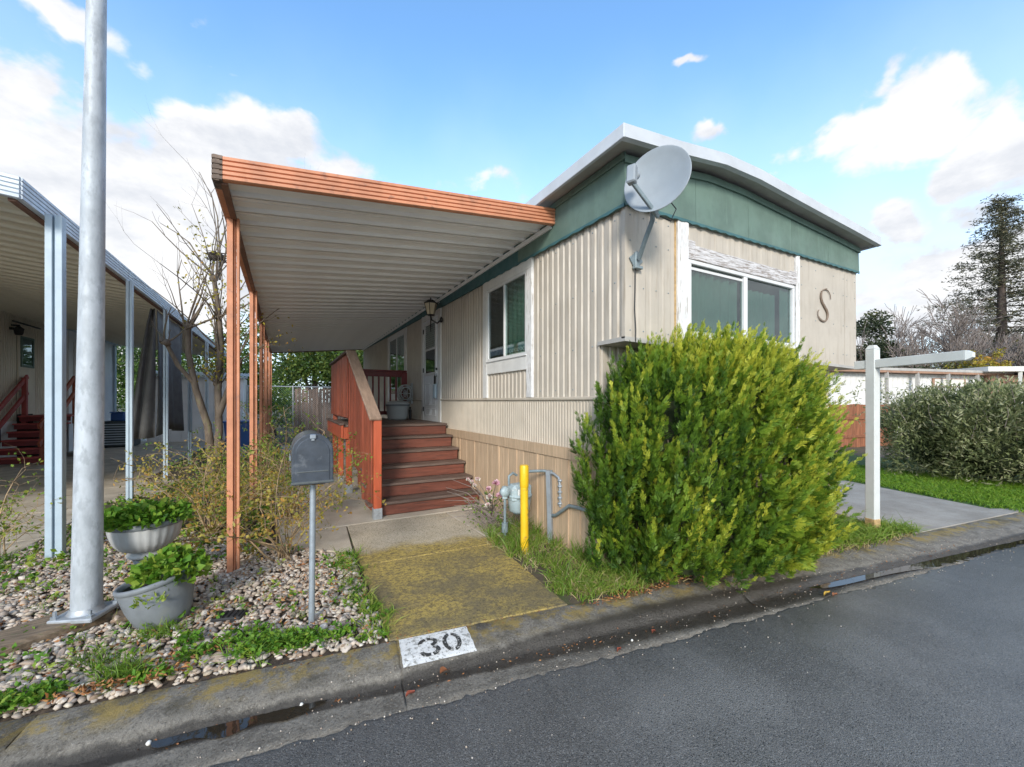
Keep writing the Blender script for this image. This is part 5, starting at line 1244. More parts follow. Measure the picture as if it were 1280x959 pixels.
S0 = P[idx] + A_ * (PLn[idx] * f0)[:, None] + rad_ * (.012 * (1 - f0))[:, None]
D = unit(A_ * (.8 + .5 * f0)[:, None] + rad_ * (.62 - .4 * f0)[:, None] + rg.normal(0, .14, (n, 3)))
Ls = rg.uniform(.036, .078, n) * (1.1 - .5 * f0); SD = unit(np.cross(D, rad_ + rg.normal(0, .3, (n, 3)))); NB = np.cross(SD, D)
base_t = np.clip(pt_[idx] + .42 * (f0 - .5) + rg.normal(0, .05, n), 0, 1)  # gold tips, with shade painted into the hollows at the plume roots
y_ok = (S0[:, 1] < np.where(S0[:, 2] > 1.9, YF - .05, YB - .05)) | (S0[:, 0] < X0 - .06)
S0, D, Ls, SD, NB, base_t = (q_[y_ok] for q_ in (S0, D, Ls, SD, NB, base_t)); n = len(S0)
# bright flat fans spreading out of the right half and along the lower front
nf = 620; th2 = rg.uniform(-1.9, .1, nf); z2 = rg.uniform(.12, 1.5, nf); r2 = np.interp(z2, ZP, RP) * rg.uniform(.86, .99, nf)
F0 = np.stack([CC[0] + CA * r2 * np.cos(th2), CC[1] + CB * r2 * np.sin(th2), z2], 1); FN = unit(np.stack([np.cos(th2) / CA, np.sin(th2) / CB, np.zeros(nf)], 1))
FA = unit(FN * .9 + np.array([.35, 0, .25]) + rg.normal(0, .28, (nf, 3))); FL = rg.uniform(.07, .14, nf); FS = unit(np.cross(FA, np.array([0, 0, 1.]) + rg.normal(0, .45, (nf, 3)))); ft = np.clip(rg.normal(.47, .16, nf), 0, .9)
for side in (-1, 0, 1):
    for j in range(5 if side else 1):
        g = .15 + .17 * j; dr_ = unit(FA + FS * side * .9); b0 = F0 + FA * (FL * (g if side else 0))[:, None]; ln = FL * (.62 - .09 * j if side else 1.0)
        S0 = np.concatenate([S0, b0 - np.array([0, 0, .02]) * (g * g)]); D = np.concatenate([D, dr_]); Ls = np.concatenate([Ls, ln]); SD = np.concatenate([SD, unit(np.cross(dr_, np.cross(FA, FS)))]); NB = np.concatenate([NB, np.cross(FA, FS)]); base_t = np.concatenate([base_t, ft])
n = len(S0)
parts = []; K = 7
for k in range(K):
    f = (k + .3) / K; sgn = 1 if k % 2 else -1
    q0 = S0 + D * (Ls * f * .85)[:, None]
    dd = unit(D * .95 + SD * sgn * .55 * (1 if k < K - 1 else .1) + rg.normal(0, .10, (n, 3)))
    L = Ls * (.60 - .26 * f) * rg.uniform(.8, 1.2, n); Wd = L * .30
    c = q0 + dd * L[:, None]; sd2 = unit(np.cross(dd, NB))
    m1 = q0 + dd * (L * .5)[:, None] + sd2 * Wd[:, None] * .5; m2 = q0 + dd * (L * .5)[:, None] - sd2 * Wd[:, None] * .5
    V = np.stack([q0, m1, c, m2], 1).reshape(-1, 3); i = np.arange(n)[:, None] * 4
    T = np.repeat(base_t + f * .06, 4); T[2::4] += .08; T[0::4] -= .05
    parts.append((V, i + np.array([[0, 1, 2, 3]]), T))
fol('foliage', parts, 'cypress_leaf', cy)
b = MB()
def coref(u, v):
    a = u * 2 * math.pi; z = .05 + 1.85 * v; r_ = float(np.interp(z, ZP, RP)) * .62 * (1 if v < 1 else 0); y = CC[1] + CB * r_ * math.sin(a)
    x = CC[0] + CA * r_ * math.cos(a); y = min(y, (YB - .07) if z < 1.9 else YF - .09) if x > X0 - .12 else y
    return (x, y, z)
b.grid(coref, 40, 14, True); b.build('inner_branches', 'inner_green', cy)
b = MB(); rr_ = random.Random(5)
for i in range(60):
    a = rr_.uniform(0, 6.28); s_ = rr_.uniform(.3, .75); x, y = CC[0] + CA * s_ * math.cos(a), CC[1] + CB * s_ * .9 * math.sin(a)
    if y > YB - .1: continue
    b.tube([(CC[0] + (x - CC[0]) * .6, CC[1] + (y - CC[1]) * .6, 0), (x, y, .5), (x + (x - CC[0]) * .2, y + (y - CC[1]) * .12, 1.2)], [.02, .014, .006], 5, False)
b.build('stem', 'bark', cy)

# ------------------------------------------------------------------ rose bushes by the orange posts
def rose(c, hgt, rad, nst, seed, leafm, nleaf, label, lt=.5, arch=.8, name='rose_bush'):
    o = thing(name, (c[0], c[1], 0), label, 'rose bush', 'rose bushes by the orange posts'); q = random.Random(seed); mb = MB(); tips = []
    for i in range(nst):
        a = q.uniform(0, 6.28); R_ = rad * q.uniform(.35, 1.0); H_ = hgt * q.uniform(.55, 1.0); b0 = V3(c[0] + q.gauss(0, .05), c[1] + q.gauss(0, .05), -.02)
        pts = [b0]; d = V3(math.cos(a) * R_ / rad * .75 + q.gauss(0, .1), math.sin(a) * R_ / rad * .75 + q.gauss(0, .1), 1).normalized()
        for k in range(1, 8):
            d = (d + V3(q.gauss(0, .22) + math.cos(a) * .10 * rad, q.gauss(0, .22) + math.sin(a) * .10 * rad, q.gauss(-.07, .18))).normalized(); pts.append(pts[-1] + d * H_ * 1.25 / 7)
        r0 = q.uniform(.004, .009); mb.tube(pts, [r0 * (1 - .75 * k / 7) + .001 for k in range(8)], 4, False)
        for _ in range(q.randint(6, 11)):
            p0 = pts[q.randint(3, 7)]; d = V3(q.gauss(0, 1), q.gauss(0, 1), q.gauss(.15, .7)).normalized(); L_ = q.uniform(.12, .45); tw = [p0]
            for k in range(3): d = (d + V3(q.gauss(0, .45), q.gauss(0, .45), q.gauss(0, .4))).normalized(); tw.append(tw[-1] + d * L_ / 3)
            mb.tube(tw, [.0026, .0022, .0016, .001], 3, False); tips += tw[1:]
    mb.build('cane', 'cane', o)
    rng = np.random.default_rng(seed); T_ = np.array([tuple(p) for p in tips]); idx = rng.integers(0, len(T_), nleaf)
    P = T_[idx] + rng.normal(0, .025, (nleaf, 3)); P[:, 2] = np.maximum(P[:, 2], .02); D = rng.normal(0, 1, (nleaf, 3)) + np.array([0, 0, -.1])
    tt = np.clip(lt + rng.normal(0, .25, nleaf) - (P[:, 2] - hgt * .6) * .25, 0, 1)
    fol('leaf_cover', [leaves(P, D, rng.uniform(.022, .05, nleaf), rng.uniform(.014, .032, nleaf), tt, rng=rng)], leafm, o)
    return o
rose((.0, 4.45), 1.15, .85, 17, 3, 'rose_leaf', 1500, 'thorny rose bush with yellowing leaves right behind the mailbox', .5)
rose((-.70, 5.6), 1.05, 1.0, 20, 4, 'rose_leaf', 1500, 'sprawling bare rose bush with orange leaves left of the first orange post', .55)
rose((.08, 6.0), 1.28, .70, 24, 5, 'rose_green', 2400, 'leafy green rose bush between the mailbox and the porch', .45)
rose((-.35, 7.8), 1.40, .80, 24, 6, 'rose_green', 2600, 'taller green rose bush beyond the second orange post', .4)
rose((.35, 8.6), 1.1, .6, 20, 16, 'rose_green', 900, 'yellow green rose bush close to the porch rim', .6)
rose((-2.38, 5.75), .85, .42, 9, 7, 'rose_green', 420, 'small yellowing shrub at the edge of the neighbouring drive', .55, .3, 'shrub')
# flowering rose next to the steps, with pale pink blooms
fr_ = thing('flowering_rose', (2.0, 4.55, 0), 'rose with pale pink and white blooms at the foot of the steps', 'rose')
q = random.Random(12); b = MB(); ends = []
for i in range(46):
    a = q.uniform(2.2, 5.6); L_ = q.uniform(.2, .55); p0 = V3(2.15 + q.gauss(0, .06), 4.35 + q.gauss(0, .08), q.uniform(0, .25)); p2 = p0 + V3(math.cos(a) * L_, math.sin(a) * L_ * .7, q.uniform(-.05, .35)); b.tube([p0, p0.lerp(p2, .5) + V3(0, 0, .08), p2], [.005, .004, .002], 4, False)
blooms = [(597, 600, 'petal', .034), (590, 603, 'petal', .03), (585, 600, 'petal', .026), (593, 607, 'petal', .028), (620, 605, 'petal_pink', .05), (611, 612, 'petal_pink', .034), (612, 622, 'petal', .040), (624, 620, 'petal_pink', .046), (610, 632, 'petal', .036), (636, 622, 'petal', .036), (630, 616, 'petal_pink', .03)]
for (u, v, m, r_) in blooms:
    rr2 = (u - 640) / 512; dx, dy = .486 + .874 * rr2, .874 - .486 * rr2; tt = 4.75 if u < 600 else 4.45; c = np.array([dx * tt, dy * tt, 1.5 - (v - 502) * tt / 512])
    b.tube([(2.15, 4.38, .15), ((2.15 + c[0]) / 2, (4.38 + c[1]) / 2, c[2] * .75), tuple(c - np.array([0, 0, .01]))], [.005, .004, .003], 4, False)
    rng = np.random.default_rng(int(u)); npet = 22; a = rng.uniform(0, 6.28, npet); el_ = np.linspace(1.35, .15, npet); D = np.stack([np.cos(a) * np.cos(el_), np.sin(a) * np.cos(el_), np.sin(el_)], 1) + np.array([-.15, -.35, 0])
    fol('bloom', [leaves(np.repeat(c[None], npet, 0), D, r_ * rng.uniform(.9, 1.25, npet), r_ * 1.2, np.linspace(.95, .1, npet), curl=.6, rng=rng)], m, fr_)
b.build('cane', 'twig_grey', fr_)
rg = np.random.default_rng(77); P = disc((2.08, 4.35), .3, 160, .02, rg); P[:, 2] += rg.uniform(0, .4, 160)
fol('leaf_cover', [leaves(P, rg.normal(0, 1, (160, 3)), .04, .024, rg.uniform(0, .6, 160), rng=rg)], 'rose_green', fr_)

# ------------------------------------------------------------------ pollarded tree beside the carport
pt = thing('pollarded_tree', (-1.1, 8.6, 0), 'knobbly pollarded tree with bare upright shoots between the two carports', 'tree')
q = random.Random(14); limbs = []
def trunkto(pts, rr): limbs.append(([V3(*p) for p in pts], rr, 3)); return V3(*pts[-1])
k1 = trunkto([(-1.06, 8.6, -.05), (-1.08, 8.6, .5), (-1.14, 8.62, 1.1), (-1.30, 8.6, 1.7), (-1.40, 8.6, 2.3), (-1.40, 8.55, 2.75)], [.075, .066, .056, .05, .046, .052])
k2 = trunkto([(-1.04, 8.62, .3), (-.98, 8.62, 1.0), (-1.0, 8.65, 1.7), (-.96, 8.65, 2.5), (-1.0, 8.6, 3.2), (-1.05, 8.6, 3.6)], [.065, .058, .054, .052, .042, .034])
k3 = trunkto([(-1.0, 8.62, 1.2), (-.85, 8.6, 1.7), (-.70, 8.55, 2.2)], [.05, .045, .04])
k4 = trunkto([(-1.32, 8.6, 1.8), (-1.52, 8.5, 2.1), (-1.66, 8.45, 2.45)], [.036, .032, .03])
for k_, n_, lo_, hi_ in ((k1, 9, .5, 1.5), (k2, 13, .9, 2.3), (k3, 9, .5, 1.2), (k4, 5, .2, .6), (V3(-1.0, 8.65, 1.8), 9, .3, .8), (V3(-1.0, 8.6, 2.9), 9, .6, 1.5), (V3(-.97, 8.65, 2.4), 9, .5, 1.4)):
    for i in range(n_):
        d = V3(q.gauss(0, .42), q.gauss(0, .35), q.uniform(.5, 1.2)); grow(q, k_ + V3(q.gauss(0, .03), q.gauss(0, .03), 0), d, q.uniform(lo_, hi_), q.uniform(.010, .02), 1 if i % 2 else 2, .6, (1, 3), .5, .12, .1, limbs, 4, .35)
limbs_mesh(limbs, None, 3, 3, 10).build('trunk', 'bark', pt)
b = MB()
for k_ in (k1, k2, k3, k4, V3(-1.0, 8.65, 1.8)):
    MB().add([tuple(k_ + Vector(v) * q.uniform(.045, .08)) for v in IV2], [tuple(f) for f in IF2], True).build('knob', 'bark', pt)
limbs_mesh(limbs, None, 0, 2, 6).build('crown', 'bark', pt)
ends = np.array([tuple(l[0][-1]) for l in limbs if l[2] <= 1 and l[0][-1].x > -1.25]); rg = np.random.default_rng(15); idx = rg.integers(0, len(ends), 800); P = ends[idx] + rg.normal(0, .13, (800, 3)); P = P[P[:, 2] < 4.4]
fol('leaf_cover', [leaves(P, rg.normal(0, 1, (len(P), 3)), .06, .035, np.clip(rg.normal(.35, .25, len(P)), 0, 1), rng=rg)], 'autumn', pt)
b = MB(); nc_ = V3(-1.02, 8.6, 3.98)
for i in range(70):
    a = q.uniform(0, 6.28); e = q.gauss(0, .25); c = nc_ + V3(math.cos(a) * .11, math.sin(a) * .11, q.uniform(-.06, .06)); d = V3(-math.sin(a), math.cos(a), e) * q.uniform(.06, .13); b.tube([c - d, c + V3(math.cos(a) * .02, math.sin(a) * .02, 0), c + d], .005, 3, False)
b.lathe([(0, -.07), (.08, -.05), (.12, .02), (.10, .05), (.06, 0), (0, -.02)], nc_, 12)
o = b.build('bird_nest', 'nest', loc=nc_); tag(o, 'dark twiggy bird nest high in the pollarded tree', 'nest')

# ------------------------------------------------------------------ grass, weeds, litter
def stuff(o, label=None): o['kind'] = 'stuff'; return o
def region(n, fn, x0, x1, y0, y1, rng):
    o = []
    while len(o) < n:
        x, y = rng.uniform(x0, x1), rng.uniform(y0, y1)
        if fn(x, y): o.append((x, y, 0))
    return np.array(o, float)
def tufts(C, per, L, Wd, t0, bend=.6, sp=.03, rng=RNG, lean=.45):
    n = len(C) * per; P = np.repeat(C, per, 0) + rng.normal(0, 1, (n, 3)) * np.array([sp, sp, 0]); D = rng.normal(0, lean, (n, 3)); D[:, 2] = 1
    return blades(P, D, L * rng.uniform(.5, 1.25, n), Wd * rng.uniform(.7, 1.3, n), np.clip(np.repeat(np.broadcast_to(t0, (len(C),)), per) + rng.normal(0, .16, n), 0, .9), bend, rng=rng)
rg = np.random.default_rng(41); S_ = lambda x, y: .134 * x + .991 * y
# strip between path, meter and cypress
g1 = region(190, lambda x, y: S_(x, y) > 2.67 and x > 1.9 + max(0, y - 3.8) * .2 and x < 2.5 and y < 4.3, 1.86, 2.52, 2.35, 4.3, rg)
g2 = region(130, lambda x, y: S_(x, y) > 2.66 and x > 1.86 and x < 2.9, 1.86, 2.9, 2.3, 2.75, rg)
stuff(fol('grass', [tufts(g1, 12, .15, .006, rg.uniform(.1, .9, len(g1)), .9, .03, rg), tufts(g2, 12, .10, .006, rg.uniform(.3, .9, len(g2)), 1.0, .03, rg), tufts(g1[:26], 22, .27, .006, .15, .6, .03, rg, .35)], 'grass_leaf'))
stuff(fol('dry_grass', [tufts(g1[::2] + rg.normal(0, .03, (95, 3)) * np.array([1, 1, 0]), 16, .13, .005, .7, 1.2, .04, rg, .8), tufts(g2[::2], 8, .09, .005, .6, 1.2, .04, rg, .9)], 'straw'))
# right of the cypress, to the sign post
g3 = region(420, lambda x, y: S_(x, y) > 2.67 and x > 4.2 and y < 2.7 and (x - 4.2) * .5 + y < 3.2 and x < 6.35, 4.2, 6.4, 1.7, 2.75, rg)
stuff(fol('grass', [tufts(g3, 14, .17, .007, rg.uniform(.1, .8, len(g3)), 1.0, .04, rg, .55)], 'grass_leaf'))
g3b = region(120, lambda x, y: 2.60 < S_(x, y) < 2.72, 3.2, 6.1, 1.6, 2.4, rg); stuff(fol('dry_grass', [tufts(g3b, 7, .09, .005, .5, 1.2, .04, rg, .9)], 'straw'))
# weeds along the path edge
g4 = region(80, lambda x, y: abs(x - (.52 + .02 * math.sin(y * 9))) < .10 and S_(x, y) > 2.68 and y < 4.35, .36, .66, 2.5, 4.4, rg)
stuff(fol('grass', [tufts(g4, 10, .10, .006, rg.uniform(.2, .9, len(g4)), .9, .03, rg, .6)], 'grass_leaf'))
stuff(fol('weeds', [rosettes(g4[::2] , 9, .05, .022, .4, rng=rg)], 'weed_leaf'))
# weed patches in the stones by the kerb
def patch(cx, cy, rx_, ry_, n, rng):
    a = rng.uniform(0, 6.283, n); q_ = np.sqrt(rng.random(n)); return np.stack([cx + rx_ * q_ * np.cos(a), cy + ry_ * q_ * np.sin(a), np.full(n, .015)], 1)
PT = [(-1.20, 2.92, .16, .10, 70), (-1.05, 2.96, .08, .06, 22), (-.62, 2.86, .08, .05, 24), (-.42, 2.98, .10, .07, 26), (-.10, 2.88, .16, .09, 70), (.06, 2.82, .14, .08, 60), (-.22, 3.05, .14, .09, 46), (.30, 2.80, .10, .07, 24), (-.5, 3.16, .1, .06, 20), (-1.5, 3.15, .2, .1, 40)]
W_ = np.concatenate([patch(*p, rg) for p in PT]); W_ = W_[S_(W_[:, 0], W_[:, 1]) > 2.675]
W_ = W_[rg.random(len(W_)) < .72]
stuff(fol('weeds', [rosettes(W_, 9, .036, .021, rg.uniform(.25, .7, len(W_)), .4, rng=rg, h=.05)], 'weed_leaf'))
g5 = np.concatenate([patch(-.78, 2.97, .09, .07, 14, rg), patch(-.12, 2.86, .2, .06, 10, rg), patch(-.66, 3.38, .12, .06, 8, rg), patch(-.95, 3.2, .1, .1, 5, rg)]); g5[:, 2] = 0
stuff(fol('grass', [tufts(g5, 26, .13, .005, rg.uniform(.1, .5, len(g5)), .9, .025, rg, .6)], 'grass_leaf'))
lt_ = np.concatenate([patch(-.62, 2.84, .2, .06, 90, rg), patch(-.90, 2.86, .12, .05, 60, rg), patch(-.5, 2.98, .25, .08, 60, rg), patch(.2, 3.7, .35, .5, 90, rg), patch(-.3, 3.3, .6, .3, 80, rg)]); lt_ = lt_[S_(lt_[:, 0], lt_[:, 1]) > 2.675]
lt_[:, 2] += .03
stuff(fol('leaf_litter', [leaves(lt_, np.concatenate([rg.normal(0, 1, (len(lt_), 2)), rg.normal(.2, .3, (len(lt_), 1))], 1), rg.uniform(.018, .045, len(lt_)), .013, rg.uniform(0, 1, len(lt_)), .8, rng=rg)], 'litter'))
lc = np.concatenate([patch(2.5, 2.33, .55, .06, 260, rg), patch(3.3, 2.16, .6, .08, 260, rg)]); lc = lc[(S_(lc[:, 0], lc[:, 1]) > 2.56)]
stuff(fol('leaf_litter', [leaves(lc, np.concatenate([rg.normal(0, 1, (len(lc), 2)), rg.normal(.15, .2, (len(lc), 1))], 1), rg.uniform(.015, .035, len(lc)), .010, rg.uniform(0, 1, len(lc)), .5, rng=rg)], 'litter'))
wd = region(210, lambda x, y: in_bed(x, y) and rg.random() < np.interp(S_(x, y), [2.68, 3.2, 4.2], [1, .55, .25]), -2.2, .55, 2.5, 6.0, rg); wd[:, 2] = .02
stuff(fol('weeds', [rosettes(wd, 7, .038, .020, rg.uniform(.2, 1, len(wd)), .4, rng=rg, h=.04)], 'weed_leaf'))
tw_ = region(70, in_bed, -1.9, .55, 2.6, 5.2, rg); stuff(fol('grass', [tufts(tw_, 9, .09, .004, rg.uniform(.3, .9, 70), 1., .02, rg, .7)], 'grass_leaf'))
lt2 = region(1500, in_bed, -2.2, .55, 2.5, 6.5, rg); lt2[:, 2] = rg.uniform(.015, .04, 1500)
stuff(fol('leaf_litter', [leaves(lt2, np.concatenate([rg.normal(0, 1, (1500, 2)), rg.normal(.1, .25, (1500, 1))], 1), rg.uniform(.012, .034, 1500), rg.uniform(.006, .016, 1500), rg.uniform(0, .9, 1500), .6, rng=rg)], 'litter'))
gr_ = []
for i in range(750):
    r_ = rg.uniform(-.9, 7.5); s_ = rg.uniform(2.02, 2.45) if rg.random() < .8 else rg.uniform(1.2, 2.1); zz = kerb_z(r_, s_) if s_ > 2.09 else -.034; gr_.append(SR(r_, s_, zz + .001))
gr_ = np.array(gr_); gs = rg.uniform(.0015, .0048, 750)[:, None, None]; GV = gr_[:, None, :] + IV[None] * gs * (1 + rg.normal(0, .2, (750, 12, 1)))
stuff(fast('gutter_grit', fastmesh('gutter_grit', GV.reshape(-1, 3), (IF[None] + np.arange(750)[:, None, None] * 12).reshape(-1, 3)), 'stone'))
kb = np.array([SR(rg.uniform(-.9, 6), rg.choice([2.652, 2.30]) + rg.normal(0, .03), 0) for _ in range(420)]); kb[:, 2] = [kerb_z(p @ np.array(RD), p @ np.array(NN)) + .004 for p in kb]
stuff(fol('leaf_litter', [leaves(kb, np.concatenate([rg.normal(0, 1, (420, 2)), rg.normal(.05, .12, (420, 1))], 1), rg.uniform(.008, .026, 420), rg.uniform(.004, .010, 420), rg.uniform(0, .8, 420), .4, rng=rg)], 'litter'))
# ground cover and leaf litter further back between the posts
gc_ = region(900, lambda x, y: not (y < 5.2 and x > .2), -2.2, -.1, 4.6, 9.5, rg); gc_ = gc_[(rg.random(len(gc_)) < np.interp(gc_[:, 1], [4.6, 5.6, 9], [.25, .9, .6]))]
stuff(fol('ground_cover', [rosettes(gc_, 7, .055, .034, rg.uniform(.3, 1, len(gc_)), .4, rng=rg, h=.08)], 'weed_leaf'))
ll = region(2200, lambda x, y: True, -2.25, -.12, 5.4, 14, rg); stuff(fol('leaf_litter', [leaves(ll + np.array([0, 0, .02]), np.concatenate([rg.normal(0, 1, (len(ll), 2)), rg.normal(.1, .2, (len(ll), 1))], 1), .05, .03, rg.uniform(0, 1, len(ll)), .5, rng=rg)], 'straw'))
# grass at the neighbour's drive edge
g6 = region(60, lambda x, y: True, -2.6, -2.2, 5.0, 5.7, rg); stuff(fol('grass', [tufts(g6, 14, .12, .007, rg.uniform(.1, .6, 60), .9, .03, rg, .6)], 'lawn_leaf'))
# bright lawn below the hedge on the right
g7 = region(2600, lambda x, y: x > 8.75 + (y - 1.75) * .33 and S_(x, y) > 2.68 and x < 11.6, 8.4, 11.6, 1.0, 4.6, rg)
stuff(fol('lawn', [tufts(g7, 9, .085, .010, rg.uniform(.2, .9, len(g7)), .9, .05, rg, .6)], 'lawn_leaf'))
lw = MB(); lw.add([(8.72, ky(8.72, 2.67), -.004), (8.66, 1.75, -.004), (9.3, 3.6, -.004), (10.1, 9, -.004), (14, 9, -.004), (14, ky(14, 2.67), -.004)], [tuple(range(6))]); 
mat('lawn_soil', (.05, .10, .015), .95, var=.3, scale=20); lw.build('lawn_ground', 'lawn_soil')['kind'] = 'structure'
# small litter in the gutter
def leaf_obj(r, s, L, Wd, rot, m, label, z=None):
    c = Vector(SR(r, s, (kerb_z(r, s) if z is None else z) + .008)); b = MB(); n = 6
    def fn(u, v):
        w = Wd * math.sin(math.pi * min(.98, max(.02, u))) ** .7; p = Vector(((u - .5) * L, (v - .5) * w, .012 * abs(v - .5) * 2 + .006 * math.sin(u * 5))); return c + Matrix.Rotation(rot, 3, 'Z') @ p
    o = b.grid(fn, n, 4, True).build('fallen_leaf', m, loc=c); tag(o, label, 'leaf')
def kr(u, v, z=-.05):
    t_ = 512 * (1.5 - z) / (v - 502); r_ = (u - 640) / 512; p = Vector(((.486 + .874 * r_) * t_, (.874 - .486 * r_) * t_, 0)); return p.dot(RD), p.dot(NN)
for (u, v, L, Wd, m, lab) in ((513, 868, .06, .028, 'leaf_red', 'red brown fallen leaf in the gutter just below the number 30'), (556, 838, .07, .05, 'leaf_dead', 'crumpled dark leaf against the kerb right of the number 30'), (817, 790, .055, .025, 'leaf_red', 'small red leaf in the gutter left of the cypress, nearest the kerb'), (774, 814, .06, .022, 'leaf_red', 'small red leaf at the asphalt edge left of the cypress'), (1044, 748, .09, .035, 'leaf_dead', 'reddish leaf at the road edge beside the yellow one'), (1034, 743, .13, .028, 'leaf_yellow', 'long yellow leaf at the road edge right of the cypress')):
    r_, s_ = kr(u, v); leaf_obj(r_, s_, L, Wd, 0.1 if 'yellow' in lab else .4, m, lab, None if s_ > 2.09 else -.034)
def pebble(u, v, sz, label):
    r_, s_ = kr(u, v); c = Vector(SR(r_, s_, kerb_z(r_, s_) + sz * .5)); b = MB(); q_ = random.Random(int(u)); b.add([tuple(c + Vector(p) * sz * q_.uniform(.8, 1.1)) for p in IV2], [tuple(f) for f in IF2], True); tag(b.build('pebble', 'cream', loc=c), label, 'pebble')
pebble(186, 927, .011, 'white pebble at the left end of the gutter puddle'); pebble(377, 880, .010, 'white pebble alone in the gutter left of the number 30')
pebble(790, 800, .008, 'tiny pale pebble in the gutter near the cypress')

# ------------------------------------------------------------------ hedge, bare shrub and the neighbour on the right
hd = thing('hedge_shrub', (11.4, 2.6, 0), 'big grey green shrub spreading behind the bright grass on the right', 'shrub')
rg = np.random.default_rng(51); n = 15000
def blob(c, rad, n, rng, shell=.5):
    d = unit(rng.normal(size=(n, 3))); d[:, 2] = np.where(rng.random(n) < .75, np.abs(d[:, 2]), -rng.random(n) * .7); r_ = (1 - rng.random(n) ** 1.6 * shell)[:, None]; return np.array(c) + d * np.array(rad) * r_, d
parts = []; b = MB()
for (c, rad, nn_) in (((11.6, 3.15, 0.61), (1.0, .80, 1.15), 11000), ((11.6, 2.3, 0.61), (1.15, 1.0, 1.25), 14000), ((12.0, 1.0, 0.61), (1.2, 1.0, 1.15), 11000), ((12.6, -.2, 0.56), (1.2, .9, 1.05), 3500), ((12.3, 2.8, 0.76), (1.0, 1.6, 1.15), 3000)):
    P, dd = blob(c, rad, nn_, rg); P[:, :] += .10 * np.sin(P[:, [1, 2, 0]] * 7); ok = P[:, 2] > .02; P = P[ok]; dd = dd[ok]; m = len(P)
    D = dd + rg.normal(0, .8, (m, 3)) + np.array([0, 0, .5]); tt = np.clip(rg.normal(.40, .24, m) + .12 * np.sin(P[:, 1] * 6 + P[:, 2] * 8), 0, 1)
    parts.append(leaves(P, D, rg.uniform(.06, .13, m), rg.uniform(.018, .035, m), tt, rng=rg))
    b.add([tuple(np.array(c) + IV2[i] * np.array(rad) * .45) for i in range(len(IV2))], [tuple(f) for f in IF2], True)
sh0 = np.stack([rg.uniform(10.4, 12.8, 420), rg.uniform(-.6, 4.2, 420), rg.uniform(.8, 1.62, 420)], 1); shd = unit(rg.normal(0, .45, (420, 3)) + np.array([-.25, -.1, .9])); shl = rg.uniform(.2, .55, 420)
for k in range(9): parts.append(leaves(sh0 + shd * (shl * (.2 + .1 * k))[:, None], rg.normal(0, 1, (420, 3)) + np.array([0, 0, .4]), .085, .022, rg.uniform(.3, .9, 420), rng=rg))
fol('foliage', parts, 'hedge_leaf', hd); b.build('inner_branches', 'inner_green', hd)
b = MB(); q = random.Random(3)
for i in range(170):
    x, y = q.uniform(10.6, 12.6), q.uniform(-.4, 4.0); z0 = q.uniform(.8, 1.6); d = V3(q.gauss(-.1, .35), q.gauss(0, .35), 1).normalized(); L_ = q.uniform(.25, .6); b.tube([(x, y, z0), tuple(V3(x, y, z0) + d * L_ * .6), tuple(V3(x, y, z0) + d * L_ + V3(q.gauss(0, .05), q.gauss(0, .05), 0))], [.006, .004, .002], 3, False)
b.build('twigs', 'twig_grey', hd)
bs = thing('bare_shrub', (8.7, 4.4, 0), 'small leafless shrub between the cypress and the sign post', 'shrub')
q = random.Random(23); L_ = []
for i in range(9): grow(q, (8.8 + q.gauss(0, .1), 4.5 + q.gauss(0, .1), 0), (q.gauss(0, .5), q.gauss(0, .5), 1), .6, .010, 2, .6, (2, 3), .7, .12, .1, L_, 3, .5)
limbs_mesh(L_, None).build('branches', 'twig_grey', bs)
lr = patch(9.3, 4.9, 1.0, .7, 500, rg); stuff(fol('leaf_litter', [leaves(lr, np.concatenate([rg.normal(0, 1, (500, 2)), rg.normal(.1, .2, (500, 1))], 1), .07, .04, rg.uniform(0, 1, 500), .5, rng=rg)], 'litter'))
rh = thing('right_home', (22, 8, 0), 'white ribbed home with brown eaves behind the grey green shrub', 'mobile home')
def XY(u, t_): r_ = (u - 640) / 512; return Vector(((.486 + .874 * r_) * t_, (.874 - .486 * r_) * t_, 0))
A = XY(1000, 15.0); B = XY(1248, 18.0); dv = (B - A).normalized(); nv = Vector((dv.y, -dv.x, 0)); nv = -nv if nv.dot(A) > 0 else nv; Lh = (B - A).length
def along(a, o, z): p = A + dv * a + nv * o; return (p.x, p.y, z)
b = MB(); v = []; i = 0; a = 0.
while a < Lh: v += [along(a, 0 if i % 4 < 2 else .02, 1.25), along(a, 0 if i % 4 < 2 else .02, 2.60)]; a += .07; i += 1
b.add(v, [(2 * i, 2 * i + 2, 2 * i + 3, 2 * i + 1) for i in range(len(v) // 2 - 1)]); b.build('siding', 'white_paint', rh)
b = MB(); b.prism([along(0, -.03, 0), along(Lh, -.03, 0), along(Lh, -4, 0), along(0, -4, 0)], (0, 0, 2.66)); b.build('wall', 'cream', rh)
b = MB(); b.prism([along(-.2, .35, 2.62), along(Lh + .3, .35, 2.62), along(Lh + .3, -4.2, 2.62), along(-.2, -4.2, 2.62)], (0, 0, .16)); b.build('roof', 'brown_house', rh)
b = MB(); b.prism([along(-.2, .36, 2.70), along(Lh + .3, .36, 2.70), along(Lh + .3, .33, 2.70), along(-.2, .33, 2.70)], (0, 0, .10)); b.build('gutter', 'soffit', rh)
w_ = MB().prism([along(Lh * .62, .025, 2.1), along(Lh * .80, .025, 2.1), along(Lh * .80, .05, 2.1), along(Lh * .62, .05, 2.1)], (0, 0, .36)).build('window', 'brown_house', rh); MB().prism([along(Lh * .63, .051, 2.13), along(Lh * .79, .051, 2.13), along(Lh * .79, .056, 2.13), along(Lh * .63, .056, 2.13)], (0, 0, .3)).build('pane', 'cream', w_)
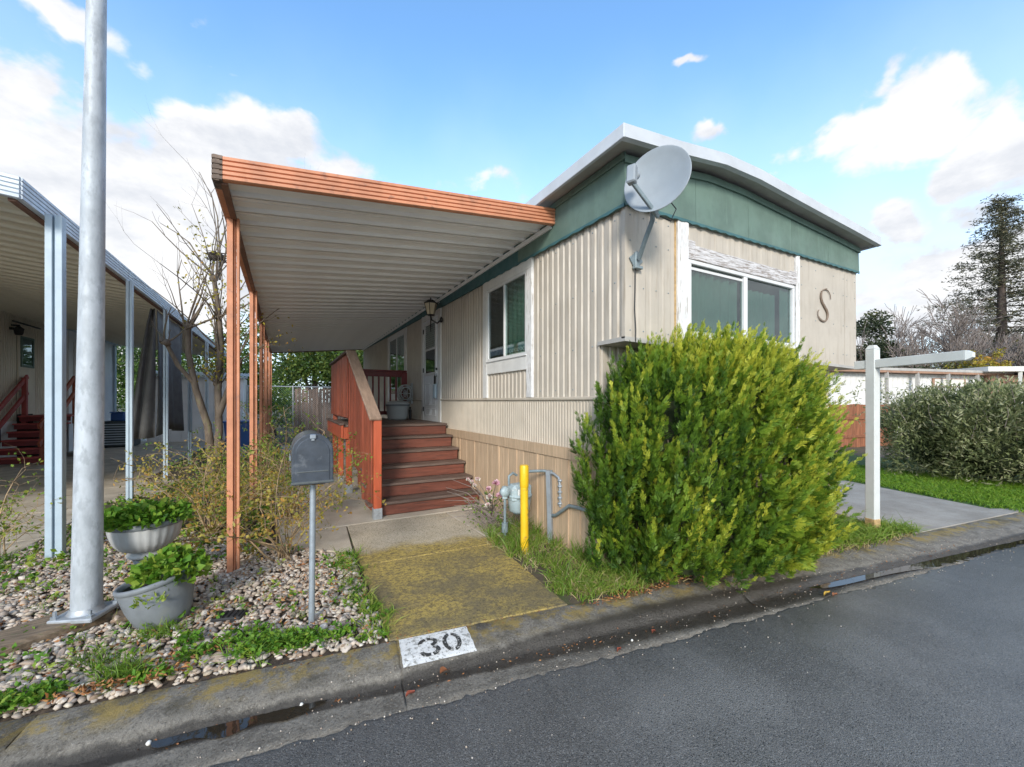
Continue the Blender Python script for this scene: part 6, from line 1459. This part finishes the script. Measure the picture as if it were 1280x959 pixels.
for f in (.35, .5, .66, .82, .93): b = MB(); p = Vector(along(Lh * f, .30, 1.4)); b.box(p.x - .05, p.x + .05, p.y - .05, p.y + .05, 1.3, 2.65).build('post', 'soffit', rh)
rf = thing('red_fence', (13, 7, 0), 'red brown board fence seen between the cypress and the sign post', 'fence')
A2 = XY(1005, 13.0); B2 = XY(1118, 14.0); d2 = (B2 - A2).normalized(); n2 = Vector((d2.y, -d2.x, 0)); a = 0; q = random.Random(2)
while a < (B2 - A2).length:
    p = A2 + d2 * a; MB().obox((p.x, p.y, .70), d2, n2, (0, 0, 1), .068, .012, .70 + q.uniform(-.02, .02), .003).build('board', 'fence_red', rf); a += .142
b = MB()
for z in (.95, .35): b.bar(tuple(A2 - n2 * .0 + n2 * (-.04 if n2.dot(A2) > 0 else .04) + V3(0, 0, z)), tuple(B2 + n2 * (-.04 if n2.dot(A2) > 0 else .04) + V3(0, 0, z)), .035, .08)
b.build('rail', 'fence_red', rf)
bh = thing('brown_house', (26, 2, 0), 'brown flat roofed house at the right edge of the view', 'house')
A3 = XY(1236, 17.5); d3 = XY(1420, 17.0) - A3; L3 = d3.length; d3.normalize(); n3 = Vector((d3.y, -d3.x, 0)); n3 = -n3 if n3.dot(A3) > 0 else n3
al3 = lambda a, o, z: tuple(A3 + d3 * a + n3 * o + V3(0, 0, z))
MB().prism([al3(0, 0, 0), al3(L3, 0, 0), al3(L3, -5, 0), al3(0, -5, 0)], (0, 0, 2.62)).build('wall', 'brown_house', bh)
MB().prism([al3(-.6, .6, 2.75), al3(L3, .6, 2.75), al3(L3, -5, 2.75), al3(-.6, -5, 2.75)], (0, 0, .2)).build('roof', 'cream', bh)
for a in (.7, 2.4, 4.1): p = Vector(al3(a, .5, 0)); MB().box(p.x - .05, p.x + .05, p.y - .05, p.y + .05, 0, 2.75).build('post', 'cream', bh)
w_ = MB().prism([al3(1.2, .02, 1.2), al3(2.2, .02, 1.2), al3(2.2, .05, 1.2), al3(1.2, .05, 1.2)], (0, 0, 1.0)).build('window', 'cream', bh); MB().prism([al3(1.26, .051, 1.26), al3(2.14, .051, 1.26), al3(2.14, .056, 1.26), al3(1.26, .056, 1.26)], (0, 0, .88)).build('pane', 'dark', w_)

# ------------------------------------------------------------------ trees
def leafy(name, base, h, rad, n, m, label, seed, L=.3, cat='tree', lowz=.25, trunk=.22, group=None, squash=1., clumps=34, t0=.42):
    o = thing(name, (base.x, base.y, 0), label, cat, group); rng = np.random.default_rng(seed); q_ = random.Random(seed); lim = []
    grow(q_, (base.x, base.y, -.1), (0, 0, 1), h * .42, trunk, 3, .7, (3, 4), .7, .1, .2, lim, 4, .6); limbs_mesh(lim, None, 1, 3, 8).build('trunk', 'bark_dark', o)
    parts = []
    for k in range(clumps):
        d = unit(rng.normal(size=3)); rr3 = rng.random() ** .45; c = np.array([base.x + d[0] * rad * rr3, base.y + d[1] * rad * rr3, h * (lowz + (1 - lowz) * .5) + d[2] * h * (1 - lowz) * .46 * rr3]); s_ = rad * rng.uniform(.22, .42)
        m_ = n // clumps; e = unit(rng.normal(size=(m_, 3))) * (rng.random((m_, 1)) ** .4) * s_ * np.array([1, 1, .75 * squash]); P = c + e
        parts.append(leaves(P, e + rng.normal(0, s_ * .5, (m_, 3)) + np.array([0, 0, -.1]), L * rng.uniform(.6, 1.2, m_), L * .5 * rng.uniform(.7, 1.2, m_), np.clip(rng.normal(t0, .2, m_) + .15 * rng.normal() + e[:, 2] / s_ * .12, 0, 1), rng=rng))
    fol('crown', parts, m, o); return o
leafy('green_tree', XY(392, 23), 7.5, 4.0, 14000, 'tree_leaf', 'bright green leafy tree behind the slatted fence under the awning', 1, .22, lowz=.1, t0=.62)
leafy('green_tree', XY(455, 27), 6.5, 3.5, 9000, 'tree_leaf', 'green tree behind the far end of the beige home', 21, .24, lowz=.1, t0=.5)
leafy('evergreen_tree', XY(300, 26), 5.3, 3.6, 9000, 'tree_leaf', 'dark evergreen tree behind the white shed and orange posts', 2, .25, lowz=.1, t0=.3)
leafy('evergreen_tree', XY(180, 30), 6.2, 4.5, 10000, 'tree_leaf', 'dark evergreen tree seen beneath the blue carport roof', 3, .28, lowz=.05, t0=.32)
leafy('flowering_shrub', XY(345, 18.2), 2.6, 1.2, 3200, 'rose_green', 'leafy shrub in front of the chain link fence', 5, .12, 'shrub', .05, .05, t0=.25)
leafy('garden_shrub', XY(172, 19), 1.7, .8, 1500, 'tree_leaf', 'low green shrub between the white annex and the shed', 6, .12, 'shrub', .05, .05)
leafy('evergreen_tree', XY(1085, 31), 8.4, 2.3, 9000, 'needle', 'dense dark evergreen right behind the corner of the home', 7, .26, lowz=.05, t0=.3)
leafy('yellow_shrub', XY(1208, 26), 5.0, 1.0, 1600, 'autumn', 'yellow flowering shrub above the white home, left one of the two', 8, .2, 'shrub', .3, .06, t0=.35)
leafy('yellow_shrub', XY(1243, 27), 5.3, .8, 1300, 'autumn', 'yellow flowering shrub above the white home, right one of the two', 9, .2, 'shrub', .3, .06, t0=.45)
leafy('evergreen_tree', XY(1290, 45), 10.5, 4.5, 7000, 'needle', 'low dark evergreen at the right edge below the tall conifer', 10, .4, lowz=.05, t0=.35)
leafy('evergreen_shrub', XY(1150, 28), 4.4, 2.6, 3500, 'needle', 'olive green bush under the bare trees behind the white home', 11, .25, 'bush', .1, .1, t0=.5)
leafy('evergreen_shrub', XY(1215, 29), 4.7, 2.6, 3500, 'needle', 'olive brown bush behind the two yellow shrubs', 12, .25, 'bush', .1, .1, t0=.6)
def bare(base, h, label, seed, depth=5, m='twig_grey', r=.2, spread=.55):
    o = thing('bare_tree', (base.x, base.y, 0), label, 'tree', 'bare trees behind the white home'); q_ = random.Random(seed); lim = []
    for k in range(4): grow(q_, (base.x + q_.gauss(0, .5), base.y + q_.gauss(0, .3), -.1), (q_.gauss(0, .3), q_.gauss(0, .3), 1), h * .34, r, depth, spread, (3, 4), .72, .12, .12, lim, 3, .6)
    for l in lim: l[1][:] = [max(.017, x) for x in l[1]]
    limbs_mesh(lim, None, depth - 1, depth, 8).build('trunk', m, o); limbs_mesh(lim, None, 0, depth - 2, 4).build('crown', m, o)
bare(XY(1140, 30), 8.2, 'bare grey tree left of the tall conifer, nearest the dark evergreen', 31)
bare(XY(1178, 31), 9.0, 'bare grey tree left of the tall conifer, middle one of three', 32)
bare(XY(1225, 31), 9.4, 'bare grey tree standing in front of the tall conifer', 33)
cf = thing('tall_conifer', tuple(XY(1252, 40)), 'tall sparse conifer rising above the bare trees on the right', 'tree')
q = random.Random(6); base = XY(1252, 40); b = MB(); b.tube([tuple(base + V3(0, 0, z)) for z in (-.1, 6, 12, 17, 21)], [.55, .45, .3, .17, .04], 10); b.build('trunk', 'bark_dark', cf)
b = MB(); pts = []; HT = 21.3
for k in range(88):
    z = 5.5 + (HT - 5.5) * (k / 88) ** .9; a = k * 2.4 + q.gauss(0, .3); L_ = (HT - z) * .39 * q.uniform(.6, 1.15) + .7
    L_ = min(L_, 5.4); p0 = base + V3(0, 0, z); d = V3(math.cos(a), math.sin(a), .08 if k > 60 else -.12); pp_ = [p0]
    for j in range(5): d = (d + V3(q.gauss(0, .1), q.gauss(0, .1), .07)).normalized(); pp_.append(pp_[-1] + d * L_ / 5)
    b.tube(pp_, [.06, .05, .04, .03, .02, .01], 4, False)
    for j in range(1, 6):
        for _ in range(int(3 + L_ * 1.5)): pts.append(tuple(pp_[j] + V3(q.gauss(0, .30), q.gauss(0, .30), q.gauss(-.05, .16))))
b.build('branches', 'bark_dark', cf); P = np.array(pts); P = np.repeat(P, 5, 0) + np.random.default_rng(1).normal(0, .13, (len(P) * 5, 3)); rg = np.random.default_rng(2)
fol('crown', [leaves(P, rg.normal(0, 1, (len(P), 3)) * np.array([1, 1, .5]), .36, .085, np.clip(rg.normal(.35, .25, len(P)), 0, 1), rng=rg)], 'conifer_needle', cf)
# a few more trees round about, to close the horizon
for i, (u, t_, h, rd) in enumerate(((1330, 40, 9, 5), (1420, 34, 9, 5), (60, 36, 8, 5), (-120, 30, 8, 5), (-320, 28, 8, 5))):
    leafy('distant_tree', XY(u, t_), h, rd, 3000, 'tree_leaf', ('green tree beyond the brown house, behind the low dark evergreen', 'green tree farthest right beyond the brown house', 'green tree behind the beige neighbouring home and its steps', 'green tree left of the beige neighbouring home', 'green tree farthest left beyond the neighbouring carport')[i], 60 + i, .5, lowz=.05, group='trees beyond the neighbouring homes')
